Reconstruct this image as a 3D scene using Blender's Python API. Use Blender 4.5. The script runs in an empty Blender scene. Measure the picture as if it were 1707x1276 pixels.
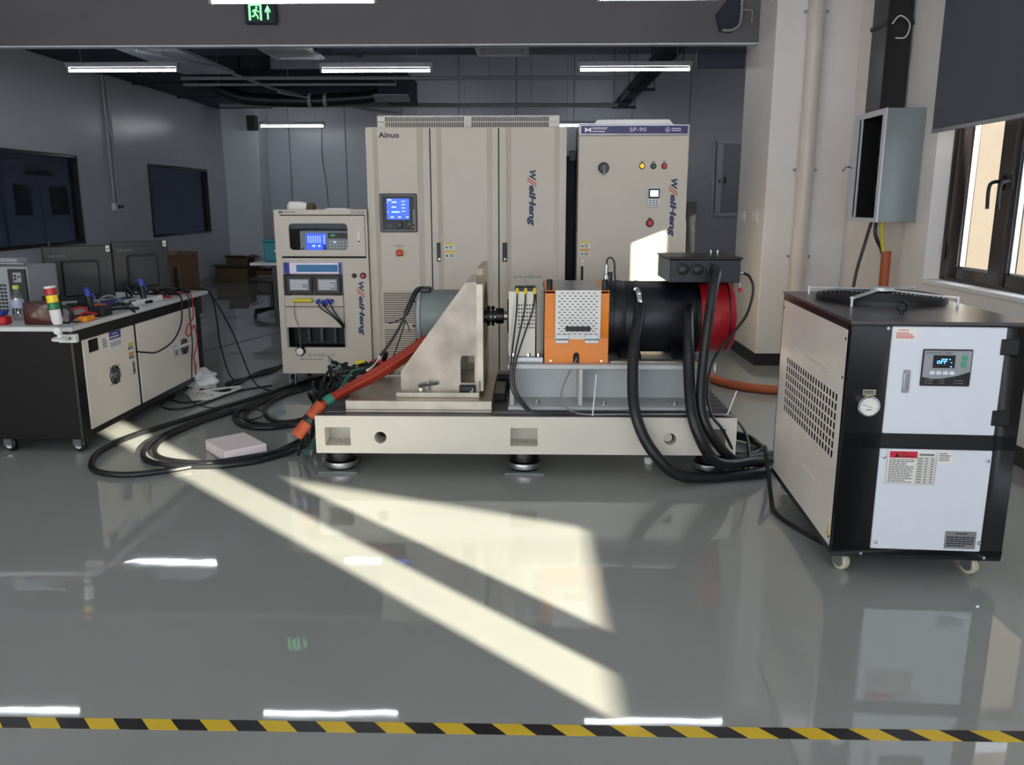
import bpy, bmesh, math, random
from mathutils import Vector, Matrix
random.seed(7)
sc = bpy.context.scene
COL = sc.collection
R = math.radians

# ------------------------------------------------------------------ camera
cam_d = bpy.data.cameras.new('camera'); cam = bpy.data.objects.new('camera', cam_d); COL.objects.link(cam)
cam_d.sensor_fit = 'HORIZONTAL'; cam_d.sensor_width = 36.0
cam_d.lens = 1366.0 / 1707.0 * 36.0
cam_d.clip_start = 0.05; cam_d.clip_end = 200
cam.location = (0, 0, 1.45)
cam.rotation_euler = (R(90 - 12.3), 0, R(1.3))
sc.camera = cam

# ------------------------------------------------------------------ sky, sun, exposure
world = bpy.data.worlds.new('sky'); sc.world = world; world.use_nodes = True
bg = world.node_tree.nodes['Background']
bg.inputs[0].default_value = (0.78, 0.88, 1.0, 1); bg.inputs[1].default_value = 7.2
SUN_DIR = Vector((-0.713, 0.701, -0.283)).normalized()
sun_d = bpy.data.lights.new('sun', 'SUN'); sun = bpy.data.objects.new('sun', sun_d); COL.objects.link(sun)
sun_d.energy = 40.0; sun_d.color = (1.0, 0.865, 0.66); sun_d.angle = R(0.6)
sun.rotation_euler = SUN_DIR.to_track_quat('-Z', 'Y').to_euler()
sun.location = (8, -8, 6)
sc.view_settings.view_transform = 'Standard'
try: sc.view_settings.look = 'None'
except Exception: pass
sc.view_settings.gamma = 1.0; sc.view_settings.use_curve_mapping = False
sc.view_settings.exposure = 0.0
TUBE = 24.0          # radiance of the fluorescent tubes

# ------------------------------------------------------------------ materials
def lin(c):
    return tuple(((v / 255) / 12.92 if v / 255 <= .04045 else ((v / 255 + .055) / 1.055) ** 2.4) for v in c)
MATS = {}
def mat(name, c, rough=.5, metal=0.0, var=.06, scale=8.0, bump=0.0, bscale=60.0, emit=0.0, coat=0.0, spec=.5):
    m = bpy.data.materials.new(name); m.use_nodes = True
    nt = m.node_tree; b = nt.nodes['Principled BSDF']; L = nt.links.new
    col = lin(c)
    tc = nt.nodes.new('ShaderNodeTexCoord')
    if var > 0:
        n = nt.nodes.new('ShaderNodeTexNoise'); n.inputs['Scale'].default_value = scale; n.inputs['Detail'].default_value = 4
        L(tc.outputs['Object'], n.inputs['Vector'])
        r = nt.nodes.new('ShaderNodeValToRGB')
        r.color_ramp.elements[0].position = .3; r.color_ramp.elements[1].position = .7
        r.color_ramp.elements[0].color = (*[max(0, v * (1 - var)) for v in col], 1)
        r.color_ramp.elements[1].color = (*[min(1, v * (1 + var)) for v in col], 1)
        L(n.outputs['Fac'], r.inputs['Fac']); L(r.outputs['Color'], b.inputs['Base Color'])
    else:
        b.inputs['Base Color'].default_value = (*col, 1)
    if bump > 0:
        n2 = nt.nodes.new('ShaderNodeTexNoise'); n2.inputs['Scale'].default_value = bscale; n2.inputs['Detail'].default_value = 3
        bp = nt.nodes.new('ShaderNodeBump'); bp.inputs['Strength'].default_value = bump; bp.inputs['Distance'].default_value = .01
        L(tc.outputs['Object'], n2.inputs['Vector']); L(n2.outputs['Fac'], bp.inputs['Height']); L(bp.outputs['Normal'], b.inputs['Normal'])
    b.inputs['Roughness'].default_value = rough; b.inputs['Metallic'].default_value = metal
    b.inputs['Specular IOR Level'].default_value = spec
    if coat: b.inputs['Coat Weight'].default_value = coat; b.inputs['Coat Roughness'].default_value = .08
    if emit > 0:
        b.inputs['Emission Color'].default_value = (*col, 1); b.inputs['Emission Strength'].default_value = emit
    MATS[name] = m
    return m
def glass_mat(name, tint, fac, rough=.02):
    # thin pane: mostly see-through with a mirror sheen
    m = bpy.data.materials.new(name); m.use_nodes = True; nt = m.node_tree
    for n in list(nt.nodes): nt.nodes.remove(n)
    o = nt.nodes.new('ShaderNodeOutputMaterial'); t = nt.nodes.new('ShaderNodeBsdfTransparent'); g = nt.nodes.new('ShaderNodeBsdfGlossy')
    t.inputs[0].default_value = (*tint, 1); g.inputs['Roughness'].default_value = rough
    mx = nt.nodes.new('ShaderNodeMixShader'); mx.inputs[0].default_value = fac
    nt.links.new(t.outputs[0], mx.inputs[1]); nt.links.new(g.outputs[0], mx.inputs[2]); nt.links.new(mx.outputs[0], o.inputs[0])
    return m

M_wall = mat('painted_wall', (204, 206, 214), .55, var=.03, scale=2, bump=.02)
M_panelwall = mat('sandwich_panel', (182, 184, 194), .28, var=.03, scale=1.2)
M_white_wall = mat('white_plaster', (234, 228, 224), .7, var=.03, scale=3, bump=.03)
M_beam = mat('beam_paint', (102, 99, 102), .7, var=.04, scale=2)
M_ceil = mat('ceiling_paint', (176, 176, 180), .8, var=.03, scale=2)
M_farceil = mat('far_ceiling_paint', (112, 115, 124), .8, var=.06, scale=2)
M_darkceil = mat('dark_ceiling_paint', (46, 48, 62), .8, var=.1, scale=3)
M_cream = mat('cream_powder_coat', (202, 191, 175), .38, var=.02, scale=4, bump=.02, bscale=250)
M_cream2 = mat('cream_cabinet_lighter', (222, 216, 206), .38, var=.02, scale=4)
M_greycab = mat('grey_cabinet_paint', (150, 153, 158), .45, var=.03)
M_black = mat('black_powder_coat', (17, 18, 21), .35, var=.1, scale=20, bump=.02, bscale=300)
M_deskblack = mat('desk_black', (12, 11, 11), .5, var=.1, spec=.25)
M_blackp = mat('black_plastic', (20, 20, 22), .45, var=.1)
M_rubber = mat('black_rubber', (22, 23, 26), .42, var=.15, scale=15)
M_dark = mat('dark_void', (9, 9, 11), .6, var=0)
M_seam = mat('dark_joint', (40, 38, 38), .7, var=0)
M_navy = mat('navy_motor_paint', (15, 18, 27), .42, var=.1)
M_red = mat('red_motor_paint', (168, 22, 34), .35, var=.06, coat=.2)
M_orange = mat('orange_guard_paint', (232, 132, 22), .38, var=.04, coat=.2)
M_steel = mat('raw_steel', (154, 142, 130), .36, metal=.75, var=.32, scale=5, bump=.03)
M_steel2 = mat('ground_steel', (176, 166, 150), .34, metal=.75, var=.14, scale=9, bump=.03)
M_bed = mat('bed_paint', (218, 212, 198), .4, var=.03, scale=5)
M_bedtop = mat('cast_iron_table', (98, 94, 94), .4, metal=.6, var=.15, scale=12)
M_ped = mat('pedestal_paint', (196, 197, 196), .4, var=.06, scale=6)
M_boxpaint = mat('sensor_box_paint', (214, 210, 200), .38, var=.03)
M_perf = mat('perforated_white', (226, 224, 220), .4, var=.02)
M_alu = mat('aluminium', (172, 172, 174), .3, metal=.9, var=.06)
M_chrome = mat('chrome', (215, 215, 218), .14, metal=1.0, var=.02)
M_darksteel = mat('black_oxide_steel', (52, 50, 50), .3, metal=.85, var=.15, scale=20)
M_greymotor = mat('grey_green_motor', (122, 132, 130), .45, var=.06)
M_chwhite = mat('chiller_white', (222, 226, 234), .35, var=.01, bump=.02, bscale=300)
M_galv = mat('chiller_side_sheet', (244, 236, 228), .28, metal=.1, var=.04, scale=5)
M_desktop = mat('white_laminate', (214, 214, 214), .35, var=.03)
M_door = mat('desk_door_white', (242, 233, 220), .3, var=.02, scale=3)
M_mon = mat('monitor_back', (34, 36, 40), .4, var=.08)
M_white = mat('white_plastic', (232, 232, 230), .4, var=.02)
M_paper = mat('paper', (236, 234, 228), .8, var=.02)
M_foam = mat('pale_pink_foam', (238, 226, 226), .9, var=.04, scale=30, bump=.1, bscale=120)
M_card = mat('cardboard', (96, 70, 50), .85, var=.12, scale=6)
M_card2 = mat('dull_cardboard', (92, 78, 54), .85, var=.15, scale=6)
M_hose = mat('orange_corrugated', (188, 96, 56), .5, var=.08)
M_ored = mat('orange_power_cable', (164, 50, 24), .42, var=.1)
M_osl = mat('orange_sleeve', (188, 84, 44), .6, var=.15, scale=40)
M_teal = mat('teal_plastic', (36, 138, 150), .5, var=.05)
M_blind = mat('grey_roller_fabric', (84, 86, 96), .85, var=.03, scale=120)
M_wframe = mat('dark_brown_window_frame', (48, 40, 40), .35, var=.05)
M_pipe = mat('cream_pvc_pipe', (214, 204, 196), .35, var=.02)
M_ground = mat('outside_paving', (150, 144, 134), .9, var=.1)
M_boxgrey = mat('breaker_box_paint', (128, 136, 138), .45, var=.02)
M_wheel = mat('cream_wheel', (206, 200, 176), .4, var=.03)
M_bright = mat('bright_steel', (214, 214, 216), .3, metal=.4, var=.02)
M_ext = mat('sunlit_render', (70, 62, 54), .9, var=.05, scale=3, bump=.05)
M_yellow = mat('yellow_vinyl', (232, 196, 44), .35, var=.05)
M_tblack = mat('black_vinyl', (26, 26, 30), .3, var=.1)
M_ink = mat('black_ink', (24, 24, 26), .6, var=0)
M_greyink = mat('grey_ink', (120, 118, 116), .7, var=0)
M_navyink = mat('navy_ink', (36, 52, 92), .5, var=0)
M_redink = mat('red_ink', (206, 60, 48), .5, var=0)
M_blueband = mat('navy_header', (34, 30, 92), .35, var=.05)
M_label = mat('label_white', (232, 230, 222), .6, var=.02)
M_lyellow = mat('label_yellow', (226, 200, 60), .6, var=.02)
M_lorange = mat('label_orange', (226, 150, 60), .6, var=.02)
M_lblue = mat('label_blue', (60, 66, 150), .6, var=.02)
M_lred = mat('label_red', (200, 36, 56), .6, var=.02)
M_tyel = mat('lamp_yellow', (250, 214, 10), .25, var=.02)
M_tred = mat('lamp_red', (186, 20, 24), .25, var=.02)
M_tgrn = mat('lamp_green', (12, 120, 70), .25, var=.02)
M_btnred = mat('button_red', (200, 36, 44), .35, var=.03)
M_btngrn = mat('button_green', (40, 92, 76), .35, var=.03)
M_btnyel = mat('lit_yellow_button', (250, 180, 30), .35, var=0, emit=.8)
M_silverband = mat('silver_strip', (186, 180, 196), .3, metal=.3, var=.04)
M_blueglass = mat('blue_display_glass', (34, 120, 176), .15, var=.03)
M_lcd = mat('blue_lcd', (40, 86, 240), .3, var=0, emit=1.0)
M_lcdlight = mat('lcd_pale', (170, 200, 255), .3, var=0, emit=1.2)
M_lcddark = mat('lcd_dark', (24, 24, 110), .3, var=0, emit=.6)
M_lcdwhite = mat('white_lcd', (226, 240, 248), .3, var=0, emit=1.0)
M_grnled = mat('green_lcd', (60, 150, 90), .3, var=0, emit=.4)
M_cyan = mat('blue_led_digits', (90, 170, 255), .3, var=0, emit=3.0)
M_exit = mat('exit_green', (150, 250, 175), .4, var=0, emit=1.1)
M_exitdark = mat('exit_dark_green', (6, 52, 22), .4, var=0, emit=.3)
M_tube = mat('fluorescent_tube', (255, 255, 255), .3, var=0)
_b = M_tube.node_tree.nodes['Principled BSDF']
_b.inputs['Emission Color'].default_value = (.94, .97, 1, 1); _b.inputs['Emission Strength'].default_value = TUBE
M_yellowcable = mat('yellow_tool', (226, 206, 60), .5, var=.05)
M_bluep = mat('blue_plastic', (40, 66, 170), .4, var=.05)
M_redp = mat('red_plastic', (190, 34, 44), .4, var=.05)
M_greycable = mat('grey_cable', (140, 142, 140), .5, var=.05)
M_whitecable = mat('white_cable', (226, 222, 214), .5, var=.03)
M_olive = mat('olive_sponge', (128, 122, 86), .8, var=.15, scale=30)
M_green = mat('green_tape', (40, 120, 104), .5, var=.05)
M_brownglass = mat('brown_translucent', (74, 30, 22), .12, var=.3, scale=25)
M_amber = mat('orange_case', (244, 152, 30), .45, var=.05)
M_capgreen = mat('lime_cap', (186, 208, 70), .45, var=.03)
G_clear = glass_mat('clear_glass', (.93, .96, .97), .07)
G_rack = glass_mat('rack_door_glass', (.9, .92, .93), .006)
G_dark = glass_mat('tinted_glass', (.13, .135, .16), .06, .05)
G_bottle = glass_mat('clear_bottle', (.86, .9, .92), .2, .1)
# epoxy floor: grey with soft clouding, glossy, slightly wavy
M_floor = bpy.data.materials.new('grey_epoxy'); M_floor.use_nodes = True
def floor_nodes():
    nt = M_floor.node_tree; b = nt.nodes['Principled BSDF']; L = nt.links.new
    tc = nt.nodes.new('ShaderNodeTexCoord')
    n = nt.nodes.new('ShaderNodeTexNoise'); n.inputs['Scale'].default_value = .7; n.inputs['Detail'].default_value = 5
    r = nt.nodes.new('ShaderNodeValToRGB'); r.color_ramp.elements[0].position = .3; r.color_ramp.elements[1].position = .7
    r.color_ramp.elements[0].color = (*lin((154, 157, 154)), 1); r.color_ramp.elements[1].color = (*lin((166, 168, 165)), 1)
    L(tc.outputs['Object'], n.inputs['Vector']); L(n.outputs['Fac'], r.inputs['Fac'])
    # small chips and scuffs
    v = nt.nodes.new('ShaderNodeTexVoronoi'); v.inputs['Scale'].default_value = 2.3; v.feature = 'F1'
    L(tc.outputs['Object'], v.inputs['Vector'])
    r2 = nt.nodes.new('ShaderNodeValToRGB'); r2.color_ramp.elements[0].position = .008; r2.color_ramp.elements[1].position = .02
    r2.color_ramp.elements[0].color = (1, 1, 1, 1); r2.color_ramp.elements[1].color = (0, 0, 0, 1)
    L(v.outputs['Distance'], r2.inputs['Fac'])
    mx = nt.nodes.new('ShaderNodeMix'); mx.data_type = 'RGBA'; mx.inputs[7].default_value = (*lin((205, 206, 200)), 1)
    L(r2.outputs['Color'], mx.inputs[0]); L(r.outputs['Color'], mx.inputs[6]); L(mx.outputs[2], b.inputs['Base Color'])
    w = nt.nodes.new('ShaderNodeTexNoise'); w.inputs['Scale'].default_value = 3.0; w.inputs['Detail'].default_value = 2
    bp = nt.nodes.new('ShaderNodeBump'); bp.inputs['Strength'].default_value = .03; bp.inputs['Distance'].default_value = .02
    L(tc.outputs['Object'], w.inputs['Vector']); L(w.outputs['Fac'], bp.inputs['Height']); L(bp.outputs['Normal'], b.inputs['Normal'])
    b.inputs['Roughness'].default_value = .03; b.inputs['Specular IOR Level'].default_value = .5; b.inputs['IOR'].default_value = 1.8
floor_nodes()

# ------------------------------------------------------------------ geometry helpers
class MB:
    def __init__(s): s.v = []; s.f = []
    def add(s, vs, fs):
        n = len(s.v); s.v += [Vector(p) for p in vs]; s.f += [tuple(i + n for i in f) for f in fs]; return s
    def box(s, x0, x1, y0, y1, z0, z1):
        return s.add([(x0, y0, z0), (x1, y0, z0), (x1, y1, z0), (x0, y1, z0), (x0, y0, z1), (x1, y0, z1), (x1, y1, z1), (x0, y1, z1)],
                     [(0, 3, 2, 1), (4, 5, 6, 7), (0, 1, 5, 4), (1, 2, 6, 5), (2, 3, 7, 6), (3, 0, 4, 7)])
    def obox(s, c, size, m=None):
        t = MB().box(-size[0] / 2, size[0] / 2, -size[1] / 2, size[1] / 2, -size[2] / 2, size[2] / 2)
        mm = Matrix.Translation(c) @ (m.to_4x4() if m else Matrix.Identity(4))
        return s.add([mm @ p for p in t.v], t.f)
    def prism(s, poly, axis, a, b):
        # poly in the two remaining axes: axis y -> (x,z); x -> (y,z); z -> (x,y)
        def P(p, t): return (p[0], t, p[1]) if axis == 'y' else (t, p[0], p[1]) if axis == 'x' else (p[0], p[1], t)
        n = len(poly)
        return s.add([P(p, a) for p in poly] + [P(p, b) for p in poly],
                     [tuple(range(n))[::-1], tuple(range(n, 2 * n))] + [(i, (i + 1) % n, n + (i + 1) % n, n + i) for i in range(n)])
    def ring(s, outer, inner, axis, a, b):
        # plate with a hole: outer and inner polygons of equal count, same angular order
        def P(p, t): return (p[0], t, p[1]) if axis == 'y' else (t, p[0], p[1]) if axis == 'x' else (p[0], p[1], t)
        n = len(outer); vs = [P(p, a) for p in outer] + [P(p, a) for p in inner] + [P(p, b) for p in outer] + [P(p, b) for p in inner]
        fs = []
        for i in range(n):
            j = (i + 1) % n
            fs += [(i, j, n + j, n + i), (2 * n + i, 3 * n + i, 3 * n + j, 2 * n + j), (i, 2 * n + i, 2 * n + j, j), (n + i, n + j, 3 * n + j, 3 * n + i)]
        return s.add(vs, fs)
    def lathe(s, prof, o, axis, n=20, cap=True):
        o = Vector(o); a = Vector(axis).normalized(); u = a.orthogonal().normalized(); w = a.cross(u)
        vs = []; fs = []
        for r, h in prof:
            for i in range(n):
                t = 2 * math.pi * i / n; vs.append(o + a * h + (u * math.cos(t) + w * math.sin(t)) * r)
        for k in range(len(prof) - 1):
            for i in range(n):
                j = (i + 1) % n; fs.append((k * n + i, k * n + j, (k + 1) * n + j, (k + 1) * n + i))
        if cap:
            fs.append(tuple(range(n))[::-1]); m = (len(prof) - 1) * n; fs.append(tuple(range(m, m + n)))
        return s.add(vs, fs)
    def cyl(s, p0, p1, r, r1=None, n=16):
        p0, p1 = Vector(p0), Vector(p1)
        return s.lathe([(r, 0), (r if r1 is None else r1, (p1 - p0).length)], p0, p1 - p0, n)
    def tube(s, pts, r, n=8, sub=5, closed=False):
        P = [Vector(p) for p in pts]
        if sub > 1 and len(P) > 2:
            Q = []
            for i in range(len(P) - 1):
                p0 = P[max(i - 1, 0)]; p1 = P[i]; p2 = P[i + 1]; p3 = P[min(i + 2, len(P) - 1)]
                for k in range(sub):
                    t = k / sub
                    Q.append(.5 * ((2 * p1) + (p2 - p0) * t + (2 * p0 - 5 * p1 + 4 * p2 - p3) * t * t + (3 * p1 - p0 - 3 * p2 + p3) * t ** 3))
            P = Q + [P[-1]]
        T = [(P[min(i + 1, len(P) - 1)] - P[max(i - 1, 0)]).normalized() for i in range(len(P))]
        u = T[0].orthogonal().normalized(); vs = []; fs = []
        for i, p in enumerate(P):
            u = (u - T[i] * u.dot(T[i])); u = u.normalized() if u.length > 1e-6 else T[i].orthogonal().normalized()
            w = T[i].cross(u); rr = r(i / (len(P) - 1)) if callable(r) else r
            for k in range(n):
                a = 2 * math.pi * k / n; vs.append(p + (u * math.cos(a) + w * math.sin(a)) * rr)
        for i in range(len(P) - 1):
            for k in range(n):
                j = (k + 1) % n; fs.append((i * n + k, i * n + j, (i + 1) * n + j, (i + 1) * n + k))
        fs.append(tuple(range(n))[::-1]); m = (len(P) - 1) * n; fs.append(tuple(range(m, m + n)))
        return s.add(vs, fs)
    def quad(s, a, b, c, d): return s.add([a, b, c, d], [(0, 1, 2, 3)])
    def xf(s, m):
        s.v = [m @ p for p in s.v]; return s

def circ(cx, cy, r, n=24, ph=0.0): return [(cx + r * math.cos(2 * math.pi * i / n + ph), cy + r * math.sin(2 * math.pi * i / n + ph)) for i in range(n)]
def holed(cx, cz, r, x0, x1, z0, z1, n=24):
    # matching outer rectangle and inner circle outlines for MB.ring
    an = sorted([2 * math.pi * i / n + .01 for i in range(n)] + [math.atan2(z - cz, x - cx) % (2 * math.pi) for x in (x0, x1) for z in (z0, z1)])
    out = []; inn = []
    for a in an:
        c, q = math.cos(a), math.sin(a)
        tx = ((x1 if c > 0 else x0) - cx) / c if abs(c) > 1e-6 else 1e9
        tz = ((z1 if q > 0 else z0) - cz) / q if abs(q) > 1e-6 else 1e9
        t = min(tx, tz); out.append((cx + c * t, cz + q * t)); inn.append((cx + r * c, cz + r * q))
    return out, inn
def rrect(x0, x1, z0, z1, r, k=4):
    out = []
    for cx, cz, a0 in ((x1 - r, z0 + r, -90), (x1 - r, z1 - r, 0), (x0 + r, z1 - r, 90), (x0 + r, z0 + r, 180)):
        for i in range(k + 1):
            a = R(a0 + 90 * i / k); out.append((cx + r * math.cos(a), cz + r * math.sin(a)))
    return out

WM = {}            # world matrix of each top-level thing, by object name
def tag(o, label=None, cat=None, group=None, kind=None):
    if label: o['label'] = label
    if cat: o['category'] = cat
    if group: o['group'] = group
    if kind: o['kind'] = kind
    return o
def thing(name, label, cat, loc=(0, 0, 0), rz=0.0, group=None, kind=None):
    o = bpy.data.objects.new(name, None); COL.objects.link(o)
    o.location = loc; o.rotation_euler = (0, 0, rz); o.empty_display_size = .1
    WM[o.name] = Matrix.Translation(loc) @ Matrix.Rotation(rz, 4, 'Z')
    return tag(o, label, cat, group, kind)
def rootof(o):
    while o.parent: o = o.parent
    return o
def mesh_of(name, mb, m, bevel=0.0, smooth=True, seg=1):
    me = bpy.data.meshes.new(name); me.from_pydata([tuple(p) for p in mb.v], [], mb.f); me.update()
    bm = bmesh.new(); bm.from_mesh(me); bmesh.ops.recalc_face_normals(bm, faces=bm.faces)
    if bevel > 0:
        bmesh.ops.remove_doubles(bm, verts=bm.verts, dist=1e-5)
        ed = [e for e in bm.edges if len(e.link_faces) == 2 and e.calc_face_angle(0) > R(40)]
        bmesh.ops.bevel(bm, geom=ed, offset=bevel, segments=seg, affect='EDGES', profile=.6, clamp_overlap=True)
    bm.to_mesh(me); bm.free()
    if smooth:
        me.polygons.foreach_set('use_smooth', [True] * len(me.polygons)); me.set_sharp_from_angle(angle=R(35))
    if m: me.materials.append(m)
    return me
def part(name, mb, m, parent=None, local=False, bevel=0.0, smooth=True, seg=1, label=None, kind=None):
    if parent is not None and not local:
        mb.xf(WM[rootof(parent).name].inverted())
    o = bpy.data.objects.new(name, mesh_of(name, mb, m, bevel, smooth, seg)); COL.objects.link(o)
    if parent is not None: o.parent = parent
    if label: o['label'] = label
    if kind: o['kind'] = kind
    return o
def solo(name, mb, m, label, cat, group=None, bevel=0.0, kind=None, seg=1):
    # a one-mesh thing with its origin at its base
    xs = [p.x for p in mb.v]; ys = [p.y for p in mb.v]; zs = [p.z for p in mb.v]
    loc = Vector(((min(xs) + max(xs)) / 2, (min(ys) + max(ys)) / 2, min(zs)))
    mb.xf(Matrix.Translation(-loc))
    o = bpy.data.objects.new(name, mesh_of(name, mb, m, bevel, True, seg)); COL.objects.link(o); o.location = loc
    WM[o.name] = Matrix.Translation(loc)
    return tag(o, label, cat, group, kind)
def struct(name, mb, m, parent=None, bevel=0.0, label=None):
    if parent is not None: return part(name, mb, m, parent, bevel=bevel)
    o = solo(name, mb, m, label, None, None, bevel, 'structure'); return o
def kids(o): return [c for c in bpy.data.objects if c.parent == o]
def dup(o, loc=None, rz=None, label=None, group=None, parent=None):
    c = o.copy(); COL.objects.link(c)
    if parent is not None: c.parent = parent
    if loc is not None: c.location = loc
    if rz is not None: c.rotation_euler = (0, 0, rz)
    if label: c['label'] = label
    if group: c['group'] = group
    if parent is None: WM[c.name] = Matrix.Translation(c.location) @ Matrix.Rotation(c.rotation_euler.z, 4, 'Z')
    for k in KIDS.get(o.name, kids(o)): dup(k, parent=c)
    return c
KIDS = {}
# lettering: a font curve turned into a mesh lying on a plane (o origin, r right, u up)
def text_mb(s, size, o, r, u, ext=.0006, align='LEFT', bold=0.0, shear=0.0, sx=1.0):
    c = bpy.data.curves.new('lettering', 'FONT'); c.body = s; c.size = size; c.extrude = ext; c.align_x = align; c.align_y = 'CENTER'
    c.offset = bold * size; c.shear = shear; c.resolution_u = 3; c.fill_mode = 'BOTH'
    ob = bpy.data.objects.new('lettering', c); COL.objects.link(ob)
    dg = bpy.context.evaluated_depsgraph_get(); me = bpy.data.meshes.new_from_object(ob.evaluated_get(dg))
    r = Vector(r).normalized(); u = Vector(u).normalized(); n = r.cross(u); o = Vector(o)
    mb = MB(); mb.add([o + r * (v.co.x * sx) + u * v.co.y + n * (v.co.z + ext) for v in me.vertices], [tuple(p.vertices) for p in me.polygons])
    bpy.data.objects.remove(ob); bpy.data.curves.remove(c); bpy.data.meshes.remove(me)
    return mb
def text(name, parent, s, size, o, r, u, m, local=False, label=None, **k):
    return part(name, text_mb(s, size, o, r, u, **k), m, parent, local=local, smooth=False, label=label)
X1, Y1, Z1 = (1, 0, 0), (0, 1, 0), (0, 0, 1)
# rows of unreadable small print, as thin raised bars on a plane facing -Y at y
def lines_mb(x0, x1, z0, z1, y, n, seed=1, dx=.0):
    rnd = random.Random(seed); mb = MB(); h = (z1 - z0) / n
    for i in range(n):
        zc = z1 - (i + .5) * h; x = x0
        e = x1 - (x1 - x0) * rnd.choice((0, .05, .1, .3))
        while x < e - 1e-4:
            w = min(e - x, (x1 - x0) * rnd.uniform(.08, .2)); mb.box(x, x + w * .86, y - .0004, y, zc - h * .27, zc + h * .27); x += w
    return mb
# ================================================================== the setting
struct('floor', MB().box(-6.2, 6.4, -6.2, 17.2, -.2, 0), M_floor, label='glossy grey epoxy floor')
struct('ground', MB().box(6.5, 40, -40, 8.4, -.6, -.35).box(3.05, 6.5, -40, 8.4, -.6, -.35), M_ground, label='paved ground outside the windows')
# left wall with two dark interior windows
LW = MB()
for y0, y1 in ((-6, 8.75), (11.05, 13.1), (15.5, 17)): LW.box(-6.15, -6, y0, y1, .93, 2.07)
LW.box(-6.15, -6, -6, 17, 0, .93).box(-6.15, -6, -6, 17, 2.07, 4.4)
struct('wall_left', LW, M_panelwall, label='grey panelled left wall')
# dim room behind the left windows
struct('wall_inner', MB().box(-8.7, -8.55, 6, 17, 0, 4).box(-8.55, -6.15, 17, 17.1, 0, 4).box(-8.55, -6.15, 6, 6.1, 0, 4).box(-8.7, -6.15, 6, 17, 3, 3.1), M_greycab, label='walls of the dim room behind the left windows')
for i, (y0, y1) in enumerate(((8.75, 11.05), (13.1, 15.5))):
    w = thing('window_%d' % (i + 1), ('nearer' if i == 0 else 'farther') + ' dark tinted window in the left wall', None, (-6.05, (y0 + y1) / 2, .93), kind='structure')
    fr = MB(); t = .035
    fr.box(-6.1, -5.985, y0, y0 + t, .93, 2.07).box(-6.1, -5.985, y1 - t, y1, .93, 2.07).box(-6.1, -5.985, y0 + t, y1 - t, .93, .93 + t).box(-6.1, -5.985, y0 + t, y1 - t, 2.07 - t, 2.07)
    part('window_frame', fr, M_tblack, w, bevel=.004)
    part('pane', MB().box(-6.06, -6.05, y0 + t, y1 - t, .93 + t, 2.07 - t), G_dark, w)
dr = thing('door_1', 'double door of the dim room seen through the nearer left window', None, (-8.53, 14.35, 0), kind='structure')
for y0, y1, p0, p1 in ((13.4, 14.34, 13.61, 14.06), (14.36, 15.4, 14.64, 15.2)):
    lf = part('door_leaf', MB().box(-8.54, -8.49, y0, y1, 0, 2.15), M_greycab, dr, bevel=.005)
    part('door_glass', MB().box(-8.5, -8.478, p0, p1, 1.26, 1.75), M_dark, lf)
part('door_closer', MB().box(-8.49, -8.42, 13.99, 14.68, 1.93, 2.0), M_blackp, dr, bevel=.005)
# column in the far left corner and back wall made of panels
struct('wall_column', MB().box(-6.0, -5.3, 16.4, 17, 0, 4.4), M_wall, bevel=.01, label='pale column in the far left corner')
bw = thing('wall_back', 'grey panelled wall at the far end', None, (0, 17, 0), kind='structure')
x = -6.0
while x < 6.2:
    w_ = 1.14
    if x < 3.55 < x + w_ or x < 4.3 < x + w_ or 3.55 < x < 4.3:
        MBp = MB()
        MBp.box(x + .006, x + w_ - .006, 17, 17.12, 0, 1.22).box(x + .006, x + w_ - .006, 17, 17.12, 2.68, 4.4)
        if x < 3.62: MBp.box(x + .006, 3.62, 17, 17.12, 1.22, 2.68)
        if x + w_ > 4.4: MBp.box(max(4.4, x + .006), x + w_ - .006, 17, 17.12, 1.22, 2.68)
        part('panel', MBp, M_panelwall, bw)
    else:
        part('panel', MB().box(x + .006, x + w_ - .006, 17, 17.12, 0, 4.4), M_panelwall, bw, bevel=.004)
    x += w_
part('backing', MB().box(-6.2, 6.4, 17.1, 17.3, 0, 4.5), M_seam, bw)
hw = thing('window_3', 'white framed hatch window in the far wall beside the pier', None, (4.0, 17.05, 1.22), kind='structure')
fr = MB(); fr.box(3.62, 3.68, 16.97, 17.1, 1.22, 2.68).box(4.34, 4.4, 16.97, 17.1, 1.22, 2.68).box(3.68, 4.34, 16.97, 17.1, 2.62, 2.68).box(3.68, 4.34, 16.97, 17.1, 1.22, 1.27)
part('window_frame', fr, M_wall, hw, bevel=.006)
part('pane', MB().box(3.68, 4.34, 17.03, 17.04, 1.27, 2.62), M_greycab, hw)
part('side_pane', MB().box(3.7, 3.82, 17.0, 17.03, 1.28, 2.61), M_wall, hw)
part('latch', MB().box(3.86, 3.9, 16.98, 17.03, 1.84, 1.98).box(3.76, 3.79, 16.98, 17.0, 1.86, 1.93), M_chrome, hw, bevel=.004)
struct('wall_far_right', MB().box(6.2, 6.4, 8.4, 17.1, 0, 4.4), M_panelwall, label='right wall of the far bay')
struct('wall_notch', MB().box(2.77, 6.4, 8.42, 8.62, -.4, 5.2), M_ext, label='return wall seen sunlit through the right window')
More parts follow.
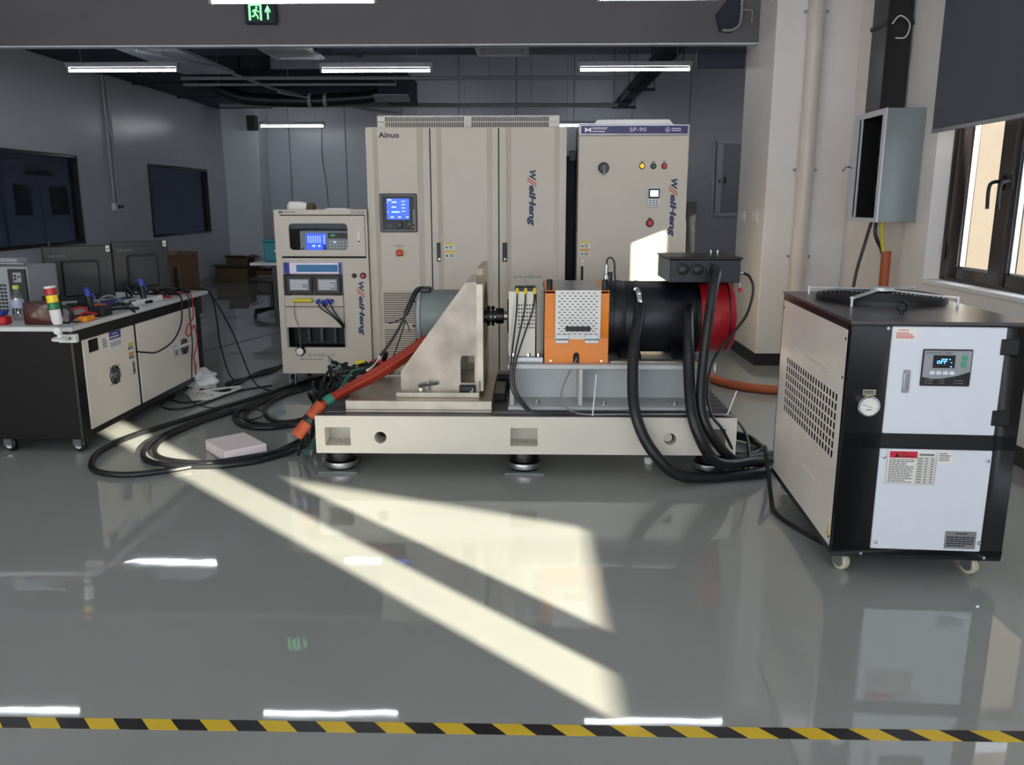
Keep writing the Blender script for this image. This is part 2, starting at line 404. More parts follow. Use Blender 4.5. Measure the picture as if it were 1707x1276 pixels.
# right wall with window openings, pier
RW = MB().box(2.77, 3.02, -6.2, 7.45, 0, .92).box(2.77, 3.02, -6.2, 7.45, 2.6, 3.7)
for y0, y1 in ((-6.2, -5.5), (-2.5, -.66), (1.12, 4.25), (5.88, 7.45)): RW.box(2.77, 3.02, y0, y1, .92, 2.6)
struct('wall_right', RW, M_white_wall, label='white plaster right wall')
struct('wall_pier', MB().box(2.065, 3.02, 7.45, 8.42, 0, 4.4), M_white_wall, bevel=.006, label='white pier standing out of the right wall')
struct('baseboard_pier', MB().box(2.053, 2.065, 7.45, 8.42, 0, .11).box(2.053, 2.77, 7.438, 7.45, 0, .11), M_blackp, label='black skirting around the pier')
struct('baseboard_right', MB().box(2.757, 2.77, -6, 7.438, 0, .11), M_blackp, label='black skirting along the right wall')
struct('baseboard_left', MB().box(-6, -5.988, -6, 16.4, 0, .1), M_greycab, label='grey skirting along the left wall')
struct('trim_sill', MB().box(2.76, 2.9, 4.25, 5.88, .9, .935), M_white_wall, bevel=.006, label='white sill of the right window')
# rear wall, behind the camera, with its own windows
RE = MB().box(-6.2, 3.02, -6.2, -6, 0, .9).box(-6.2, 3.02, -6.2, -6, 2.9, 3.7)
for x0, x1 in ((-6.2, -5.6), (-3.3, -3.0), (-.6, -.3), (2.2, 3.02)): RE.box(x0, x1, -6.2, -6, .9, 2.9)
struct('wall_rear', RE, M_white_wall, label='white wall with windows behind the camera')
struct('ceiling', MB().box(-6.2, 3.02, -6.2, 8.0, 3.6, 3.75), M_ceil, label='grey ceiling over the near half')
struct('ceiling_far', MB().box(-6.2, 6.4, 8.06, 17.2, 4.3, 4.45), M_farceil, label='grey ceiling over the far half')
bmt = thing('trim_beam', 'broad grey beam crossing under the ceiling', None, (-2, 8.1, 2.88), kind='structure')
part('beam_body', MB().box(-6, 2.065, 8.0, 8.06, 2.885, 4.4), M_beam, bmt, bevel=.008)
part('beam_lip', MB().box(-6, 2.065, 7.985, 8.075, 2.87, 2.885), M_wall, bmt)
# added exterior blockers, out of view, that shape the sunlight
struct('sun_blocker_slope', MB().prism([(2.5, -.35), (-1.2, 2.21), (-1.2, 3.9), (2.5, 3.9)], 'x', 4.0, 4.12), M_ext, label='added unseen panel cutting the sunlight diagonally outside the right windows')
struct('sun_blocker_post', MB().box(4.42, 4.6, 3.17, 3.47, -.35, 4), M_ext, label='added unseen post trimming the sunlight outside the right windows')

# ---- right window in view (window_4) and the one beside the camera (window_5)
def sash(w, y0, y1, g0, g1, z0, z1):
    s_ = MB().box(2.865, 2.925, y0, g0, z0, z1).box(2.865, 2.925, g1, y1, z0, z1).box(2.865, 2.925, g0, g1, z0, z0 + .075).box(2.865, 2.925, g0, g1, z1 - .075, z1)
    f_ = part('sash', s_, M_wframe, w, bevel=.006)
    bead = MB(); t = .012
    for a, b in ((g0, g0 + t), (g1 - t, g1)): bead.box(2.88, 2.91, a, b, z0 + .075, z1 - .075)
    bead.box(2.88, 2.91, g0, g1, z0 + .075, z0 + .075 + t)
    part('glazing_bead', bead, M_alu, f_)
    part('pane', MB().box(2.893, 2.897, g0, g1, z0 + .075, z1 - .075), G_clear, f_)
    return f_
w4 = thing('window_4', 'dark framed casement window in the right wall', None, (2.9, 5.05, .935), kind='structure')
of = MB().box(2.87, 2.97, 4.25, 4.3, .935, 2.6).box(2.87, 2.97, 5.79, 5.86, .935, 2.6).box(2.87, 2.97, 4.3, 5.79, .935, .965).box(2.87, 2.97, 4.3, 5.79, 2.55, 2.6)
part('window_frame', of, M_wframe, w4, bevel=.005)
sash(w4, 5.10, 5.79, 5.24, 5.62, .955, 2.55); sash(w4, 4.3, 5.095, 4.40, 5.035, .955, 2.55)
for y in (5.19, 5.07):
    h = part('window_handle', MB().tube([(2.86, y, 1.585), (2.80, y, 1.575), (2.785, y, 1.53), (2.79, y, 1.42)], .011, 10), M_blackp, w4)
    part('handle_plate', MB().box(2.845, 2.866, y - .018, y + .018, 1.53, 1.62), M_blackp, h, bevel=.004)
part('hinge', MB().cyl((2.86, 5.80, 1.08), (2.86, 5.80, 1.17), .012), M_blackp, w4)
w5 = thing('window_5', 'dark framed window in the right wall beside the camera', None, (2.9, .2, .935), kind='structure')
of = MB().box(2.87, 2.97, -.66, -.6, .935, 2.6).box(2.87, 2.97, 1.06, 1.12, .935, 2.6).box(2.87, 2.97, -.6, 1.06, .935, .965).box(2.87, 2.97, -.6, 1.06, 2.35, 2.6)
part('window_frame', of, M_wframe, w5, bevel=.005)
sash(w5, -.6, -.11, -.53, -.21, .955, 2.35); sash(w5, -.11, 1.06, 0, 1.0, .955, 2.35)
w6 = thing('window_6', 'added dark framed window behind the camera letting in bounce light', None, (2.9, -4, .935), kind='structure')  # added out of view so its sun patch bounces warm light forward
of = MB().box(2.87, 2.97, -5.5, -5.44, .935, 2.6).box(2.87, 2.97, -2.56, -2.5, .935, 2.6).box(2.87, 2.97, -5.44, -2.56, .935, .965).box(2.87, 2.97, -5.44, -2.56, 2.35, 2.6)
part('window_frame', of, M_wframe, w6, bevel=.005)
sash(w6, -5.44, -4, -5.36, -4.08, .955, 2.35); sash(w6, -4, -2.56, -3.92, -2.64, .955, 2.35)
# roller blind half lowered over the window in view
rb = thing('roller_blind', 'grey roller blind half lowered over the right window', 'blind', (2.73, 5.05, 1.92))
part('fabric', MB().box(2.722, 2.728, 4.15, 5.87, 1.945, 3.0), M_blind, rb)
part('bottom_bar', MB().box(2.714, 2.736, 4.15, 5.87, 1.918, 1.945), M_alu, rb, bevel=.004)
part('roller', MB().cyl((2.725, 4.13, 3.02), (2.725, 5.89, 3.02), .03), M_alu, rb)
for y in (4.12, 5.89): part('bracket', MB().box(2.7, 2.77, y - .012, y + .012, 2.97, 3.07), M_white, rb)

# ================================================================== fluorescent lights
def make_light(top):
    t = thing('tube_light', 'x', 'light', (0, 0, 2.86), group='fluorescent tube lights')
    part('housing', MB().prism([(-.035, .085), (.035, .085), (.02, .04), (-.02, .04)], 'x', -.615, .615), M_greycab, t, local=True)
    part('tube', MB().cyl((-.585, 0, .005), (.585, 0, .005), .015, n=10), M_tube, t, local=True)
    for s in (-1, 1):
        part('end_socket', MB().box(min(s * .585, s * .61), max(s * .585, s * .61), -.018, .018, -.015, .045), M_greycab, t, local=True, bevel=.004)
    part('hanger', MB().cyl((-.45, 0, .08), (-.45, 0, top), .004, n=6).cyl((.45, 0, .08), (.45, 0, top - 2.86), .004, n=6), M_greycab, t, local=True)
    return t
near = [(-1.72, 6.31, 'fluorescent tube light directly above the green exit sign'),
        (1.07, 6.27, 'fluorescent tube light in front of the right end of the beam'),
        (-4.5, 6.3, 'fluorescent tube light hanging left of the frame')]
near += [(x, y, 'fluorescent tube light hanging out of frame above the camera') for y in (3.2, .2, -2.8) for x in (-4.5, -1.7, 1.07)]
far = [(-4.43, 9.3, 'fluorescent tube light below the beam near the left wall'),
       (-1.69, 9.39, 'fluorescent tube light below the beam above the tall three-door cabinet'),
       (1.11, 9.37, 'fluorescent tube light below the beam above the cabinet with blue header'),
       (-4.46, 15.85, 'small distant fluorescent tube light on the far wall'),
       (-1.69, 15.85, 'distant tube light hidden behind the tall three-door cabinet'),
       (1.11, 15.85, 'distant tube light peeking between the two tall cabinets')]
far += [(x, y, 'added tube light brightening the far bay, hidden behind the pier') for x, y in ((3.95, 12.5), (5.4, 12.5), (4.5, 9.7), (5.45, 15.8))]  # lamps added out of view to brighten the far right wall
for top, rows in ((3.6, near), (4.3, far)):
    L0 = make_light(top); KIDS[L0.name] = kids(L0)
    for i, (x, y, lb) in enumerate(rows):
        o = L0 if i == 0 else dup(L0); o.location = (x, y, 2.872 if y < 7 else 2.86); o['label'] = lb

# ================================================================== exit sign
ex = thing('exit_sign', 'green running man exit sign with arrow hung on the beam', 'sign', (-2.46, 7.95, 3.05))
part('body', MB().box(-2.61, -2.325, 7.93, 7.985, 3.055, 3.245), M_darkceil, ex, bevel=.005)
y0 = 7.928
part('lit_panel', MB().box(-2.578, -2.445, y0, 7.932, 3.075, 3.228), M_exitdark, ex)
pic = MB()
pic.box(-2.572, -2.553, y0 - .002, y0, 3.082, 3.224).box(-2.47, -2.452, y0 - .002, y0, 3.082, 3.224).box(-2.553, -2.47, y0 - .002, y0, 3.206, 3.224)
part('door_outline', pic, M_exit, ex)
mn = MB()
mn.prism(circ(-2.498, 3.19, .010, 12), 'y', y0 - .003, y0)
def limb(a, b, w):
    a = Vector((a[0], 0, a[1])); b = Vector((b[0], 0, b[1])); d = (b - a).normalized(); n = Vector((-d.z, 0, d.x)) * w
    mn.prism([((a + n).x, (a + n).z), ((a - n).x, (a - n).z), ((b - n).x, (b - n).z), ((b + n).x, (b + n).z)], 'y', y0 - .003, y0)
limb((-2.506, 3.176), (-2.514, 3.14), .009); limb((-2.506, 3.174), (-2.53, 3.165), .005); limb((-2.53, 3.165), (-2.536, 3.15), .005)
limb((-2.504, 3.174), (-2.484, 3.156), .005); limb((-2.484, 3.156), (-2.476, 3.152), .005)
limb((-2.51, 3.142), (-2.492, 3.118), .006); limb((-2.492, 3.118), (-2.486, 3.094), .006)
limb((-2.516, 3.142), (-2.52, 3.12), .006); limb((-2.52, 3.118), (-2.545, 3.116), .006)
part('running_man', mn, M_exit, ex)
ar = MB().prism([(-2.404, 3.09), (-2.39, 3.09), (-2.39, 3.165), (-2.372, 3.145), (-2.372, 3.165), (-2.397, 3.212), (-2.422, 3.165), (-2.422, 3.145), (-2.404, 3.165)], 'y', y0 - .003, 7.932)
part('arrow', ar, M_exit, ex)

# ================================================================== overhead services of the far bay
t = thing('air_duct', 'dark duct running along the top of the left wall', 'duct', (-5.3, 12.2, 3.2))
part('duct_body', MB().box(-5.98, -4.9, 8.5, 16.2, 3.22, 4.2), M_darkceil, t, bevel=.02)
for y in (9.6, 11.2, 12.8, 14.4): part('flange', MB().box(-5.98, -4.87, y, y + .05, 3.2, 4.2), M_darkceil, t)
solo('ceiling_panel', MB().box(-4.7, -4.0, 9.4, 11.6, 3.16, 3.2), M_panelwall, 'pale rectangular panel hung under the dark ceiling at left', 'panel')
t = thing('duct_branch', 'dark rectangular duct crossing behind the left ceiling vent', 'duct', (-1.7, 9.7, 3.2))
part('duct_body', MB().box(-3.9, -.6, 9.0, 10.2, 3.16, 3.8), M_darkceil, t, bevel=.02)
part('flange', MB().box(-2.05, -2.0, 8.98, 10.22, 3.14, 3.82), M_darkceil, t)
def vent(x0, x1, y0, y1, z, lb, first):
    v = thing('ceiling_vent', lb, 'vent', ((x0 + x1) / 2, (y0 + y1) / 2, z), group='square ceiling vents')
    f = MB(); cx, cy = (x0 + x1) / 2, (y0 + y1) / 2; hx, hy = (x1 - x0) / 2, (y1 - y0) / 2
    f.ring([(cx - hx, cy - hy), (cx + hx, cy - hy), (cx + hx, cy + hy), (cx - hx, cy + hy)], [(cx - hx + .05, cy - hy + .05), (cx + hx - .05, cy - hy + .05), (cx + hx - .05, cy + hy - .05), (cx - hx + .05, cy + hy - .05)], 'z', z, z + .03)
    part('frame', f, M_wall, v)
    part('plenum', MB().box(x0 + .03, x1 - .03, y0 + .03, y1 - .03, z + .04, z + .105), M_darkceil, v)
    n = 7
    for k in range(n):
        yy = y0 + .06 + (y1 - y0 - .12) * (k + .5) / n
        part('louver', MB().obox((cx, yy, z + .02), (x1 - x0 - .1, .045, .006), Matrix.Rotation(R(35), 3, 'X')), M_wall, v)
vent(-2.9, -2.35, 9.16, 9.83, 3.05, 'square ceiling vent left of centre under the dark duct', 1)
vent(-.6, -.03, 9.12, 9.69, 3.05, 'square ceiling vent above the middle tube light', 0)
def pipe(name, pts, r, m, lb, cat, group=None, n=8, hang=None, zt=4.3):
    o = thing(name, lb, cat, pts[0], group=group)
    part('pipe_run', MB().tube(pts, r, n, 1), m, o)
    for (x, y, z) in (hang or []):
        part('hanger', MB().cyl((x, y, z), (x, y, zt), .005, n=6), M_greycab, o)
    return o
G = 'services hung under the far ceiling'
pipe('sprinkler_pipe', [(-4.9, 12, 3.17), (1.3, 12, 3.155)], .025, M_greycab, 'upper grey pipe running across the far bay', 'pipe', G, hang=[(-3.4, 12, 3.17), (-.6, 12, 3.17), (.55, 12, 3.17)])
pipe('sprinkler_pipe', [(-4.9, 12.05, 3.09), (-1.9, 12.05, 3.085), (-1.9, 12.05, 3.2)], .018, M_greycab, 'thin pipe just below the upper grey pipe at left', 'pipe', G, hang=[(-4.4, 12.05, 3.09)])
pipe('cable_tray', [(-5.3, 14.5, 3.09), (1.45, 14.5, 3.075)], .035, M_greycab, 'lower grey rail running across the far bay', 'tray', G, hang=[(-4.2, 14.5, 3.09), (-1.2, 14.5, 3.08), (.0, 14.5, 3.08), (1.4, 14.5, 3.08)])
pipe('conduit_pipe', [(-4.4, 9.6, 3.12), (-3.9, 10.6, 3.1), (-3.6, 12.0, 3.02), (-2.7, 14.6, 3.0), (-2.3, 16.9, 3.0)], .018, M_greycab, 'thin conduit bending diagonally from the left tube light', 'pipe', G)
pipe('conduit_pipe', [(-3.55, 12.0, 2.98), (-2.6, 14.0, 2.95), (-2.2, 14.1, 2.92)], .018, M_greycab, 'short diagonal conduit under the sagging black hose', 'pipe', G)
fd = thing('flexible_duct', 'sagging black flexible duct below the far ceiling', 'duct', (-4.0, 12.6, 3.0))
part('hose', MB().tube([(-4.6, 12.6, 3.1), (-4.2, 12.6, 2.97), (-3.4, 12.6, 2.93), (-2.9, 12.6, 2.95), (-2.3, 12.6, 3.0), (-2.15, 12.6, 3.12)], .09, 12), M_rubber, fd)
part('clamp', MB().lathe([(.1, 0), (.1, .05)], (-3.28, 12.6, 2.935), (1, 0, 0)), M_greycab, fd)
part('clamp', MB().lathe([(.1, 0), (.1, .05)], (-3.05, 12.6, 2.94), (1, 0, 0)), M_greycab, fd)
ah = thing('fan_coil_unit', 'dark boxy fan unit hung under the far ceiling at mid left', 'air unit', (-3.3, 12.9, 3.0))
part('casing', MB().box(-4.7, -2.2, 12.75, 13.6, 3.02, 3.4), M_darkceil, ah, bevel=.01)
part('end_box', MB().box(-2.2, -1.78, 12.3, 13.4, 2.95, 3.3), M_darkceil, ah, bevel=.01)
part('lip', MB().obox((-2.0, 12.28, 2.93), (.5, .2, .02), Matrix.Rotation(R(-20), 3, 'X')), M_greycab, ah)
ct = thing('ladder_tray', 'dark ladder cable tray running to the far wall at right', 'tray', (1.72, 13, 3.3))
for xx in (1.62, 1.84): part('side_rail', MB().box(xx - .015, xx + .015, 9.6, 16.9, 3.28, 3.38), M_darkceil, ct)
for k in range(24): part('rung', MB().box(1.63, 1.83, 9.75 + k * .3, 9.79 + k * .3, 3.29, 3.31), M_darkceil, ct)
part('cable_bundle', MB().box(1.66, 1.80, 9.6, 16.9, 3.31, 3.36), M_darkceil, ct)
for y in (11.4, 14.0, 16.5):
    part('support', MB().box(1.55, 2.0, y, y + .03, 3.24, 3.28).cyl((1.57, y, 3.24), (1.57, y, 4.3), .006, n=6).cyl((1.98, y, 3.24), (1.98, y, 4.3), .006, n=6), M_darkceil, ct)
solo('wall_vent', MB().box(1.6, 2.06, 8.45, 8.5, 2.74, 2.9), M_darkceil, 'dark slotted grille behind the right end of the beam', 'vent', bevel=.005)
jb = thing('beam_bracket', 'dark bracket with bent pipe at the right end of the beam', 'bracket', (1.85, 7.98, 2.95))
part('plate', MB().prism([(1.66, 3.12), (1.70, 2.98), (1.80, 2.965), (1.87, 3.02), (1.88, 3.3), (1.8, 3.3)], 'y', 7.96, 8.0), M_darkceil, jb, bevel=.004)
part('bent_pipe', MB().tube([(1.88, 7.95, 3.28), (1.88, 7.95, 3.06), (1.82, 7.95, 2.99), (1.72, 7.95, 2.985)], .012, 8), M_greycab, jb)
part('bent_pipe', MB().tube([(1.88, 7.95, 3.16), (1.98, 7.95, 3.15), (1.98, 7.95, 3.05)], .008, 8, 1), M_greycab, jb)
dbx = solo('speaker_box', MB().box(-5.44, -5.27, 16.22, 16.4, 2.83, 3.1), M_blackp, 'small dark box high on the corner column left of the distant light', 'box', bevel=.01)
solo('camera_box', MB().box(1.93, 2.05, 16.9, 17.0, 2.92, 3.04), M_blackp, 'small black box on the far wall above the blue header cabinet', 'box', bevel=.01)
# wiring on the left and far walls
wc = thing('wall_conduit', 'pair of conduits running down the left wall to a socket', 'conduit', (-5.97, 11.96, 1.4))
part('conduit_pipe', MB().cyl((-5.975, 11.9, 1.44), (-5.975, 11.9, 3.2), .02, n=8), M_greycab, wc)
part('conduit_pipe', MB().cyl((-5.975, 12.02, 1.44), (-5.975, 12.02, 3.2), .02, n=8), M_greycab, wc)
sb = part('socket_box', MB().box(-6, -5.94, 11.86, 12.14, 1.36, 1.46), M_wall, wc, bevel=.006)
part('socket_face', MB().box(-5.942, -5.936, 11.93, 11.99, 1.385, 1.435).box(-5.942, -5.936, 12.02, 12.08, 1.385, 1.435), M_seam, sb)
solo('hanging_wire', MB().tube([(-4.18, 16.95, 3.0), (-4.2, 16.96, 2.4), (-4.15, 16.96, 1.9), (-4.12, 16.96, 1.42)], .006, 6), M_blackp, 'thin dark wire hanging down the far wall left of centre', 'wire')
# pier: drain pipe, switches
dp = thing('drain_pipe', 'cream drain pipe running up the pier', 'pipe', (2.37, 7.37, 0))
part('pipe_run', MB().cyl((2.37, 7.37, 0), (2.37, 7.37, 3.6), .068, n=20), M_pipe, dp)
for z in (.98, 1.72, 3.0):
    cl = part('clamp', MB().lathe([(.074, 0), (.074, .035)], (2.37, 7.37, z), Z1), M_pipe, dp)
    part('screw', MB().cyl((2.27, 7.385, z + .017), (2.29, 7.385, z + .017), .012, n=8).cyl((2.45, 7.385, z + .017), (2.47, 7.385, z + .017), .012, n=8), M_greycab, cl)
part('coupling', MB().lathe([(.073, 0), (.073, .1)], (2.37, 7.37, .9), Z1), M_pipe, dp)
for y, lb in ((8.2, 'white switch plate on the pier, the farther one'), (7.76, 'white switch plate on the pier, the one nearer its front edge')):
    s_ = thing('switch_plate', lb, 'switch', (2.06, y, 1.33), group='switch plates on the pier')
    part('plate', MB().box(2.055, 2.065, y - .1, y + .1, 1.275, 1.385), M_white, s_, bevel=.003)
    part('rocker', MB().box(2.05, 2.056, y - .05, y - .005, 1.295, 1.365), M_white, s_, bevel=.002)
    part('rocker', MB().box(2.05, 2.056, y + .005, y + .05, 1.295, 1.365), M_white, s_, bevel=.002)
# electric box on the right wall
eb = thing('breaker_box', 'grey breaker box with open glass front on the right wall', 'breaker box', (2.64, 6.4, 1.32))
sh = MB().box(2.5, 2.77, 6.08, 6.1, 1.32, 2.11).box(2.5, 2.77, 6.62, 6.64, 1.32, 2.11).box(2.5, 2.77, 6.1, 6.62, 1.32, 1.34).box(2.5, 2.77, 6.1, 6.62, 2.09, 2.11).box(2.75, 2.77, 6.1, 6.62, 1.34, 2.09)
part('case', sh, M_boxgrey, eb, bevel=.003)
part('front_frame', MB().box(2.488, 2.5, 6.08, 6.13, 1.32, 2.11).box(2.488, 2.5, 6.57, 6.64, 1.32, 2.11).box(2.488, 2.5, 6.13, 6.57, 1.32, 1.35).box(2.488, 2.5, 6.13, 6.57, 2.07, 2.11).box(2.492, 2.5, 6.50, 6.525, 1.35, 2.07), M_wall, eb)
part('interior_shade', MB().box(2.745, 2.75, 6.101, 6.619, 1.341, 2.089).box(2.505, 2.745, 6.614, 6.619, 1.341, 2.089).box(2.505, 2.745, 6.101, 6.106, 1.341, 2.089).box(2.505, 2.745, 6.106, 6.614, 1.341, 1.346).box(2.505, 2.745, 6.106, 6.614, 2.084, 2.089), M_dark, eb)  # dark sheets paint the shade inside the grey case
for i, (y, z, w, h, m) in enumerate(((6.2, 1.95, .08, .1, M_redp), (6.3, 1.95, .1, .12, M_blackp), (6.45, 1.93, .12, .14, M_blackp), (6.2, 1.78, .08, .14, M_greycab), (6.33, 1.76, .1, .12, M_dark), (6.46, 1.74, .1, .12, M_blackp), (6.25, 1.55, .16, .1, M_greycab), (6.45, 1.53, .12, .12, M_blackp))):
    part('breaker', MB().box(2.62, 2.72, y - w / 2, y + w / 2, z - h / 2, z + h / 2), m, eb, bevel=.005)
part('latch', MB().tube([(2.49, 6.61, 1.72), (2.44, 6.61, 1.73), (2.42, 6.63, 1.7)], .008, 8, 2), M_chrome, eb)
part('wire', MB().tube([(2.6, 6.35, 1.33), (2.6, 6.34, 1.22), (2.66, 6.36, 1.12), (2.67, 6.35, 1.08)], .014, 6), M_blackp, eb)
part('wire', MB().tube([(2.63, 6.33, 1.33), (2.64, 6.33, 1.22), (2.67, 6.33, 1.08)], .014, 6), M_yellowcable, eb)
part('wire', MB().tube([(2.58, 6.38, 1.33), (2.55, 6.4, 1.15), (2.5, 6.4, .9), (2.49, 6.4, .6), (2.5, 6.4, .02)], .012, 6), M_blackp, eb)
tr = thing('trunking', 'black cable trunking running up the wall above the breaker box', 'trunking', (2.65, 6.6, 2.11))
part('channel', MB().box(2.57, 2.75, 6.4, 6.68, 2.11, 3.6), M_tblack, tr, bevel=.006)
part('lid_joint', MB().box(2.562, 2.756, 6.392, 6.69, 2.72, 2.75), M_blackp, tr)
part('loose_wire', MB().tube([(2.6, 6.39, 2.72), (2.64, 6.36, 2.77), (2.72, 6.38, 2.72), (2.7, 6.38, 2.63), (2.62, 6.36, 2.62)], .005, 6), M_whitecable, tr)
solo('orange_conduit', MB().tube([(2.69, 6.33, 1.1), (2.69, 6.33, .6), (2.68, 6.32, .2), (2.6, 6.3, .05), (2.3, 6.25, .04), (1.89, 6.27, .035), (1.67, 6.4, .035), (1.55, 6.57, .035), (1.47, 6.8, .035), (1.35, 7.05, .035)], .035, 12), M_hose,
     'orange corrugated hose dropping from the breaker box and snaking over the floor', 'hose')
# ================================================================== fitted lettering
def text_fit(name, parent, s, o, r, u, w, h, m, bold=0.0, shear=0.0, local=False, ext=.0006, label=None):
    mb = text_mb(s, 1.0, (0, 0, 0), X1, Y1, ext=0.0, bold=bold, shear=shear)
    xs = [p.x for p in mb.v]; ys = [p.y for p in mb.v]; fx = w / (max(xs) - min(xs)); fy = h / (max(ys) - min(ys))
    r = Vector(r).normalized(); u = Vector(u).normalized(); n = r.cross(u); o = Vector(o)
    x0, y0 = min(xs), min(ys)
    mb.v = [o + r * ((p.x - x0) * fx) + u * ((p.y - y0) * fy) + n * ext for p in mb.v]
    return part(name, mb, m, parent, local=local, smooth=False, label=label)
def maker_logo(parent, x0, x1, z0, z1, y):
    # maker's name reading downwards: navy letters, red slashes after the W; r runs down, u runs to +X
    L = z1 - z0; h = x1 - x0
    text_fit('lettering', parent, 'W', (x0 + h * .22, y, z1), (0, 0, -1), X1, L * .19, h * .78, M_navyink, bold=.045, shear=.2)
    sl = MB()
    for k in range(2):
        za = z1 - L * (.125 + .045 * k)
        sl.add([(x0 + h * .0, y - .0012, za), (x0 + h * .0, y - .0012, za - L * .022), (x1 + h * .08, y - .0012, za - L * .132), (x1 + h * .08, y - .0012, za - L * .11)], [(0, 1, 2, 3)])
    part('red_slashes', sl, M_redink, parent, smooth=False)
    text_fit('lettering', parent, 'eiHeng', (x0, y, z1 - L * .27), (0, 0, -1), X1, L * .73, h, M_navyink, bold=.045, shear=.2)
def bowtie(parent, x, z, s, y, m):
    part('emblem', MB().prism([(x - s, z - s * .75), (x, z - .2 * s), (x + s, z - s * .75), (x + s, z + s * .75), (x, z + .2 * s), (x - s, z + s * .75)], 'y', y - .001, y).prism([(x - .5 * s, z - .25 * s), (x - .2 * s, z), (x - .5 * s, z + .25 * s)], 'y', y - .0014, y), m, parent, smooth=False)
def ring_rr(x0, x1, z0, z1, inner, axis, a, b):
    cx = sum(p[0] for p in inner) / len(inner); cz = sum(p[1] for p in inner) / len(inner); out = []
    for p in inner:
        dx, dz = p[0] - cx, p[1] - cz
        tx = ((x1 if dx > 0 else x0) - cx) / dx if abs(dx) > 1e-9 else 1e9; tz = ((z1 if dz > 0 else z0) - cz) / dz if abs(dz) > 1e-9 else 1e9
        t = min(tx, tz); out.append([cx + dx * t, cz + dz * t])
    for X in (x0, x1):
        for Z in (z0, z1):
            k = min(range(len(out)), key=lambda i: (out[i][0] - X) ** 2 + (out[i][1] - Z) ** 2); out[k] = [X, Z]
    return MB().ring(out, inner, axis, a, b)
def button(parent, x, y, z, r, m, name='push_button', ring=True):
    b = part(name, MB().lathe([(r, 0), (r, .012), (r * .8, .02)], (x, y, z), (0, -1, 0), 16), m, parent)
    if ring: part('bezel', MB().lathe([(r * 1.35, 0), (r * 1.35, .006), (r * 1.1, .009)], (x, y, z), (0, -1, 0), 16), M_darksteel, b)
    return b
def caster(parent, x, y, h, r=None, local=False, wm=None, turn=0.0, hub=None):
    r = r or h * .42; M = Matrix.Translation((x, y, 0)) @ Matrix.Rotation(turn, 4, 'Z')
    c = part('caster', MB().box(-.035, .035, -.035, .035, h - .008, h).box(-.024, -.020, -r * .9, r * .5, r * .8, h - .008).box(.020, .024, -r * .9, r * .5, r * .8, h - .008).xf(M), M_alu, parent, local=local)
    part('wheel', MB().lathe([(r * .85, 0), (r, .004), (r, .026), (r * .85, .03)], (-.015, -r * .2, r + .001), X1, 20).xf(M), wm or M_wheel, c, local=local)
    part('wheel_hub', MB().lathe([(r * .62, 0), (r * .62, .036)], (-.018, -r * .2, r + .001), X1, 16).xf(M), hub or M_chrome, c, local=local)
    return c
def caution(parent, x0, x1, z0, z1, y, head, seed):
    l = part('caution_label', MB().box(x0, x1, y - .0012, y, z0, z1), M_label, parent)
    hz = z1 - (z1 - z0) * .3
    part('label_header', MB().box(x0, x1, y - .0018, y - .0012, hz, z1), head, l)
    part('small_print', lines_mb(x0 + (x1 - x0) * .38, x1 - .003, z0 + .004, hz - .006, y - .0012, 3, seed), M_ink, l)
    part('warning_mark', MB().prism([(x0 + .004, z0 + .008), (x0 + (x1 - x0) * .3, z0 + .008), (x0 + (x1 - x0) * .17, hz - .006)], 'y', y - .0018, y - .0012), M_ink, l)

# ================================================================== tall three-door power cabinet
tc = thing('power_cabinet', 'tall cream three-door cabinet with blue screen at centre', 'cabinet', (-.49, 6.8, 0))
part('body', MB().box(-1.25, .265, 6.41, 7.2, .07, 2.015), M_cream, tc, bevel=.004)
part('plinth', MB().box(-1.22, .235, 6.45, 7.17, 0, .07), M_greycab, tc)
def cab_door(x0, x1, pl, pr, wb):
    poly = [(x0, 6.42), (x0, 6.40), (pl - wb, 6.40), (pl, 6.372), (pr, 6.372), (pr + wb, 6.40), (x1, 6.40), (x1, 6.42)]
    return part('door', MB().prism(poly, 'z', .085, 2.005), M_cream, tc, smooth=False)
d1 = cab_door(-1.25, -.769, -1.155, -.86, .042)
d2 = cab_door(-.759, -.251, -.672, -.335, .042)
d3 = cab_door(-.241, .265, -.15, .172, .042)
part('door_gap', MB().box(-.769, -.759, 6.405, 6.42, .085, 2.005).box(-.251, -.241, 6.405, 6.42, .085, 2.005), M_dark, tc)
for d, xx in ((d2, -.708), (d3, -.2)):
    h = part('handle', MB().box(xx - .018, xx + .018, 6.388, 6.40, 1.013, 1.158), M_blackp, d, bevel=.004)
    part('lock', MB().lathe([(.009, 0), (.009, .004)], (xx, 6.388, 1.032), (0, -1, 0), 12), M_alu, h)
text_fit('lettering', d1, 'Ainuo', (-1.146, 6.372, 1.934), X1, Z1, .155, .042, M_ink, bold=.025)
hm = part('control_panel', MB().box(-1.152, -.869, 6.352, 6.373, 1.238, 1.527), M_blackp, d1, bevel=.005, label='dark control panel with blue screen')
yf = 6.352
part('panel_border', MB().ring([(-1.146, 1.244), (-.875, 1.244), (-.875, 1.521), (-1.146, 1.521)], [(-1.134, 1.256), (-.887, 1.256), (-.887, 1.509), (-1.134, 1.509)], 'y', yf - .002, yf), M_greyink, hm)
part('screen', MB().box(-1.098, -.926, yf - .003, yf, 1.334, 1.49), M_lcd, hm)
sc_ = MB()
for z, a, b in ((1.463, -1.06, -1.02), (1.427, -1.06, -1.025), (1.39, -1.06, -1.0), (1.352, -1.07, -1.045), (1.352, -1.01, -.99), (1.352, -.95, -.932), (1.48, -1.09, -1.06), (1.463, -1.092, -1.086), (1.39, -1.092, -1.086)): sc_.box(a, b, yf - .004, yf - .003, z - .005, z + .005)
